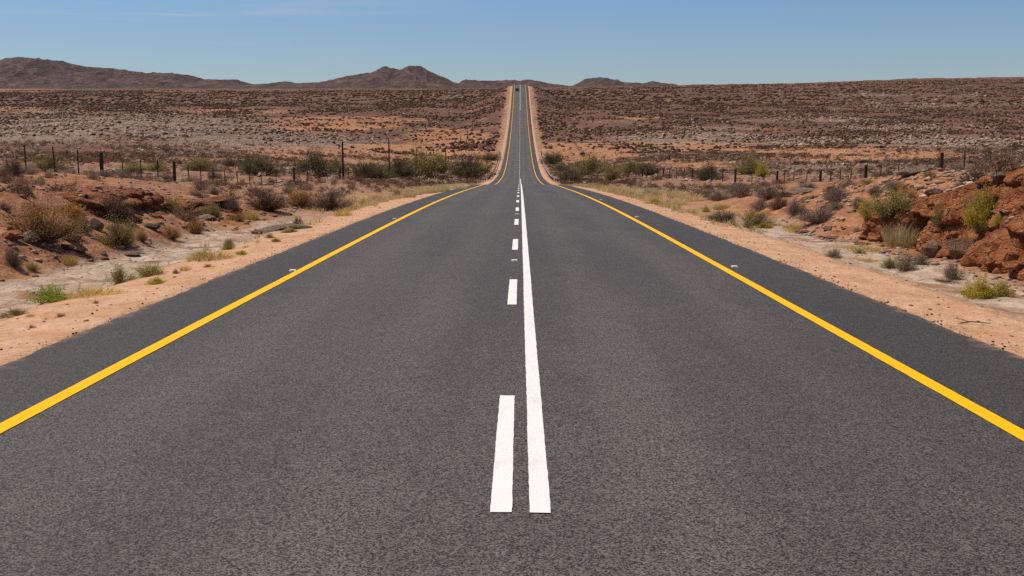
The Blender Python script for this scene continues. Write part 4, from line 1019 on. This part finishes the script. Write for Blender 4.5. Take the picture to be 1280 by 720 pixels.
# dead stick on the right sand
x, y, z = hit(1215, 406); st = MB()
st.tube([(-.14, 0, .02), (0, .02, .035), (.22, -.01, .02)], [.008, .007, .004], 5).tube([(-.02, .02, .03), (-.10, .10, .05), (-.13, .2, .04)], .004, 4).tube([(-.14, 0, .02), (-.2, -.06, .02)], .004, 4)
tag(link('dry_stick', st.mesh('dry_stick', M['wood']), None, (x, y, z)), 'dry forked stick lying on the right sand by the seal', 'stick')

# ------------------------------------------------------------------ vehicle far up the road
Yv = 655.0; zv = float(zroad(Yv)) + .06 + .07
slope = math.atan((float(zroad(Yv + 3)) - float(zroad(Yv - 3))) / 6)
van = empty('van', (-1.85, Yv, zv + .3)); van.rotation_euler = (slope, 0, 0)
tag(van, 'dark van driving away at the top of the far slope', 'van')
prof = [(-2.3, .35), (2.35, .35), (2.45, .8), (2.3, 1.05), (1.5, 1.2), (.85, 1.95), (.6, 2.12), (-2.1, 2.12), (-2.3, 1.95)]
link('body', MB().prism(prof, 'x', -.98, .98).mesh('body', M['greypaint'], .05), van)
link('rear_window', MB().box((0, -2.32, 1.55), (1.5, .03, .6)).mesh('rear_window', M['glass']), van)
link('windscreen', MB().prism([(1.47, 1.26), (.90, 1.90), (.93, 1.93), (1.5, 1.29)], 'x', -.85, .85).mesh('windscreen', M['glass']), van)
for sx_ in (-1, 1):
    link('side_window', MB().prism([(-1.9, 1.3), (1.1, 1.3), (.7, 1.85), (-1.9, 1.85)], 'x', sx_ * .975, sx_ * 1.0).mesh('side_window', M['glass']), van)
    link('tail_lamp', MB().box((sx_ * .86, -2.33, 1.0), (.16, .05, .45)).mesh('tail_lamp', M['redlamp']), van)
    link('mirror', MB().box((sx_ * 1.1, 1.2, 1.35), (.2, .1, .25)).mesh('mirror', M['darkpaint']), van)
    for yy in (-1.4, 1.5):
        w_ = link('wheel', MB().tube([(sx_ * .78, yy, .34), (sx_ * 1.0, yy, .34)], .34, 14).mesh('wheel', M['tyre']), van)
        link('rim', MB().tube([(sx_ * .95, yy, .34), (sx_ * 1.012, yy, .34)], .2, 12).mesh('rim', M['steel']), w_)
link('rear_door', MB().box((0, -2.335, .80), (1.4, .04, .72)).mesh('rear_door', M['darkpaint']), van)
link('bumper', MB().box((0, -2.36, .42), (1.95, .14, .3)).mesh('bumper', M['darkpaint'], .02), van)
rk = MB()
for yy in (-1.9, -.8, .3): rk.box((0, yy, 2.2), (1.8, .06, .06))
rk.box((-.88, -.8, 2.22), (.06, 2.6, .06)).box((.88, -.8, 2.22), (.06, 2.6, .06))
link('roof_rack', rk.mesh('roof_rack', M['darkpaint']), van)

# ------------------------------------------------------------------ light, sky, camera
SUN_EL, SUN_AZ = math.radians(61), math.radians(-68)          # azimuth from +Y, negative = to the left
sun = bpy.data.lights.new('sun', 'SUN'); sun.energy = 4.75; sun.angle = math.radians(.53); sun.color = (1, .915, .775)
so = bpy.data.objects.new('sun', sun); COL.objects.link(so)
dirv = Vector((math.sin(SUN_AZ) * math.cos(SUN_EL), math.cos(SUN_AZ) * math.cos(SUN_EL), math.sin(SUN_EL)))
so.rotation_euler = dirv.to_track_quat('Z', 'Y').to_euler(); so.location = (-40, 40, 80)
w = bpy.data.worlds.new('World'); scene.world = w; w.use_nodes = True; nt = w.node_tree; nt.nodes.clear(); n = N(nt)
sky = n.new('ShaderNodeTexSky'); sky.sky_type = 'NISHITA'; sky.sun_disc = False; sky.sun_elevation = SUN_EL; sky.sun_rotation = SUN_AZ
sky.altitude = 900; sky.air_density = 1.0; sky.dust_density = .15; sky.ozone_density = 4.0
bg = n.new('ShaderNodeBackground'); bg.inputs['Strength'].default_value = .085
tc = n.new('ShaderNodeTexCoord').outputs['Generated']
cl = n.noise(n.mapv(tc, (1.2, 1.2, 26)), 2.6, 5, .6, .6)
sx3 = n.sep(tc); band = n.math('MULTIPLY', n.ramp(sx3[2], .03, .09), n.ramp(sx3[0], .05, -.35))
cm = n.math('MULTIPLY', n.math('MULTIPLY', n.ramp(cl, .5, .72), band), .30)
hz = n.ramp(sx3[2], .0, .22)
skt = n.new('ShaderNodeMix', data_type='RGBA', blend_type='MULTIPLY'); skt.inputs[0].default_value = 1
n.link(sky.outputs[0], skt.inputs[6]); n.link(n.mix(hz, (.67, .765, .94), (.87, 1.01, 1.12)), skt.inputs[7])
skc = n.mix(cm, skt.outputs[2], (7.0, 7.0, 7.4))
n.link(skc, bg.inputs['Color']); out = n.new('ShaderNodeOutputWorld'); n.link(bg.outputs[0], out.inputs['Surface'])
cam = bpy.data.cameras.new('camera'); cam.sensor_width = 36; cam.lens = 36 * F / 1280; cam.clip_end = 30000; cam.clip_start = .1
co = bpy.data.objects.new('camera', cam); COL.objects.link(co); co.location = (CAMX, 0, 0); co.rotation_euler = (math.pi / 2 - PITCH, 0, YAW)
scene.camera = co
vs = scene.view_settings; vs.view_transform = 'Standard'; vs.look = 'None'; vs.gamma = 1; vs.use_curve_mapping = False; vs.exposure = 0.0

scene.cycles.use_denoising = False
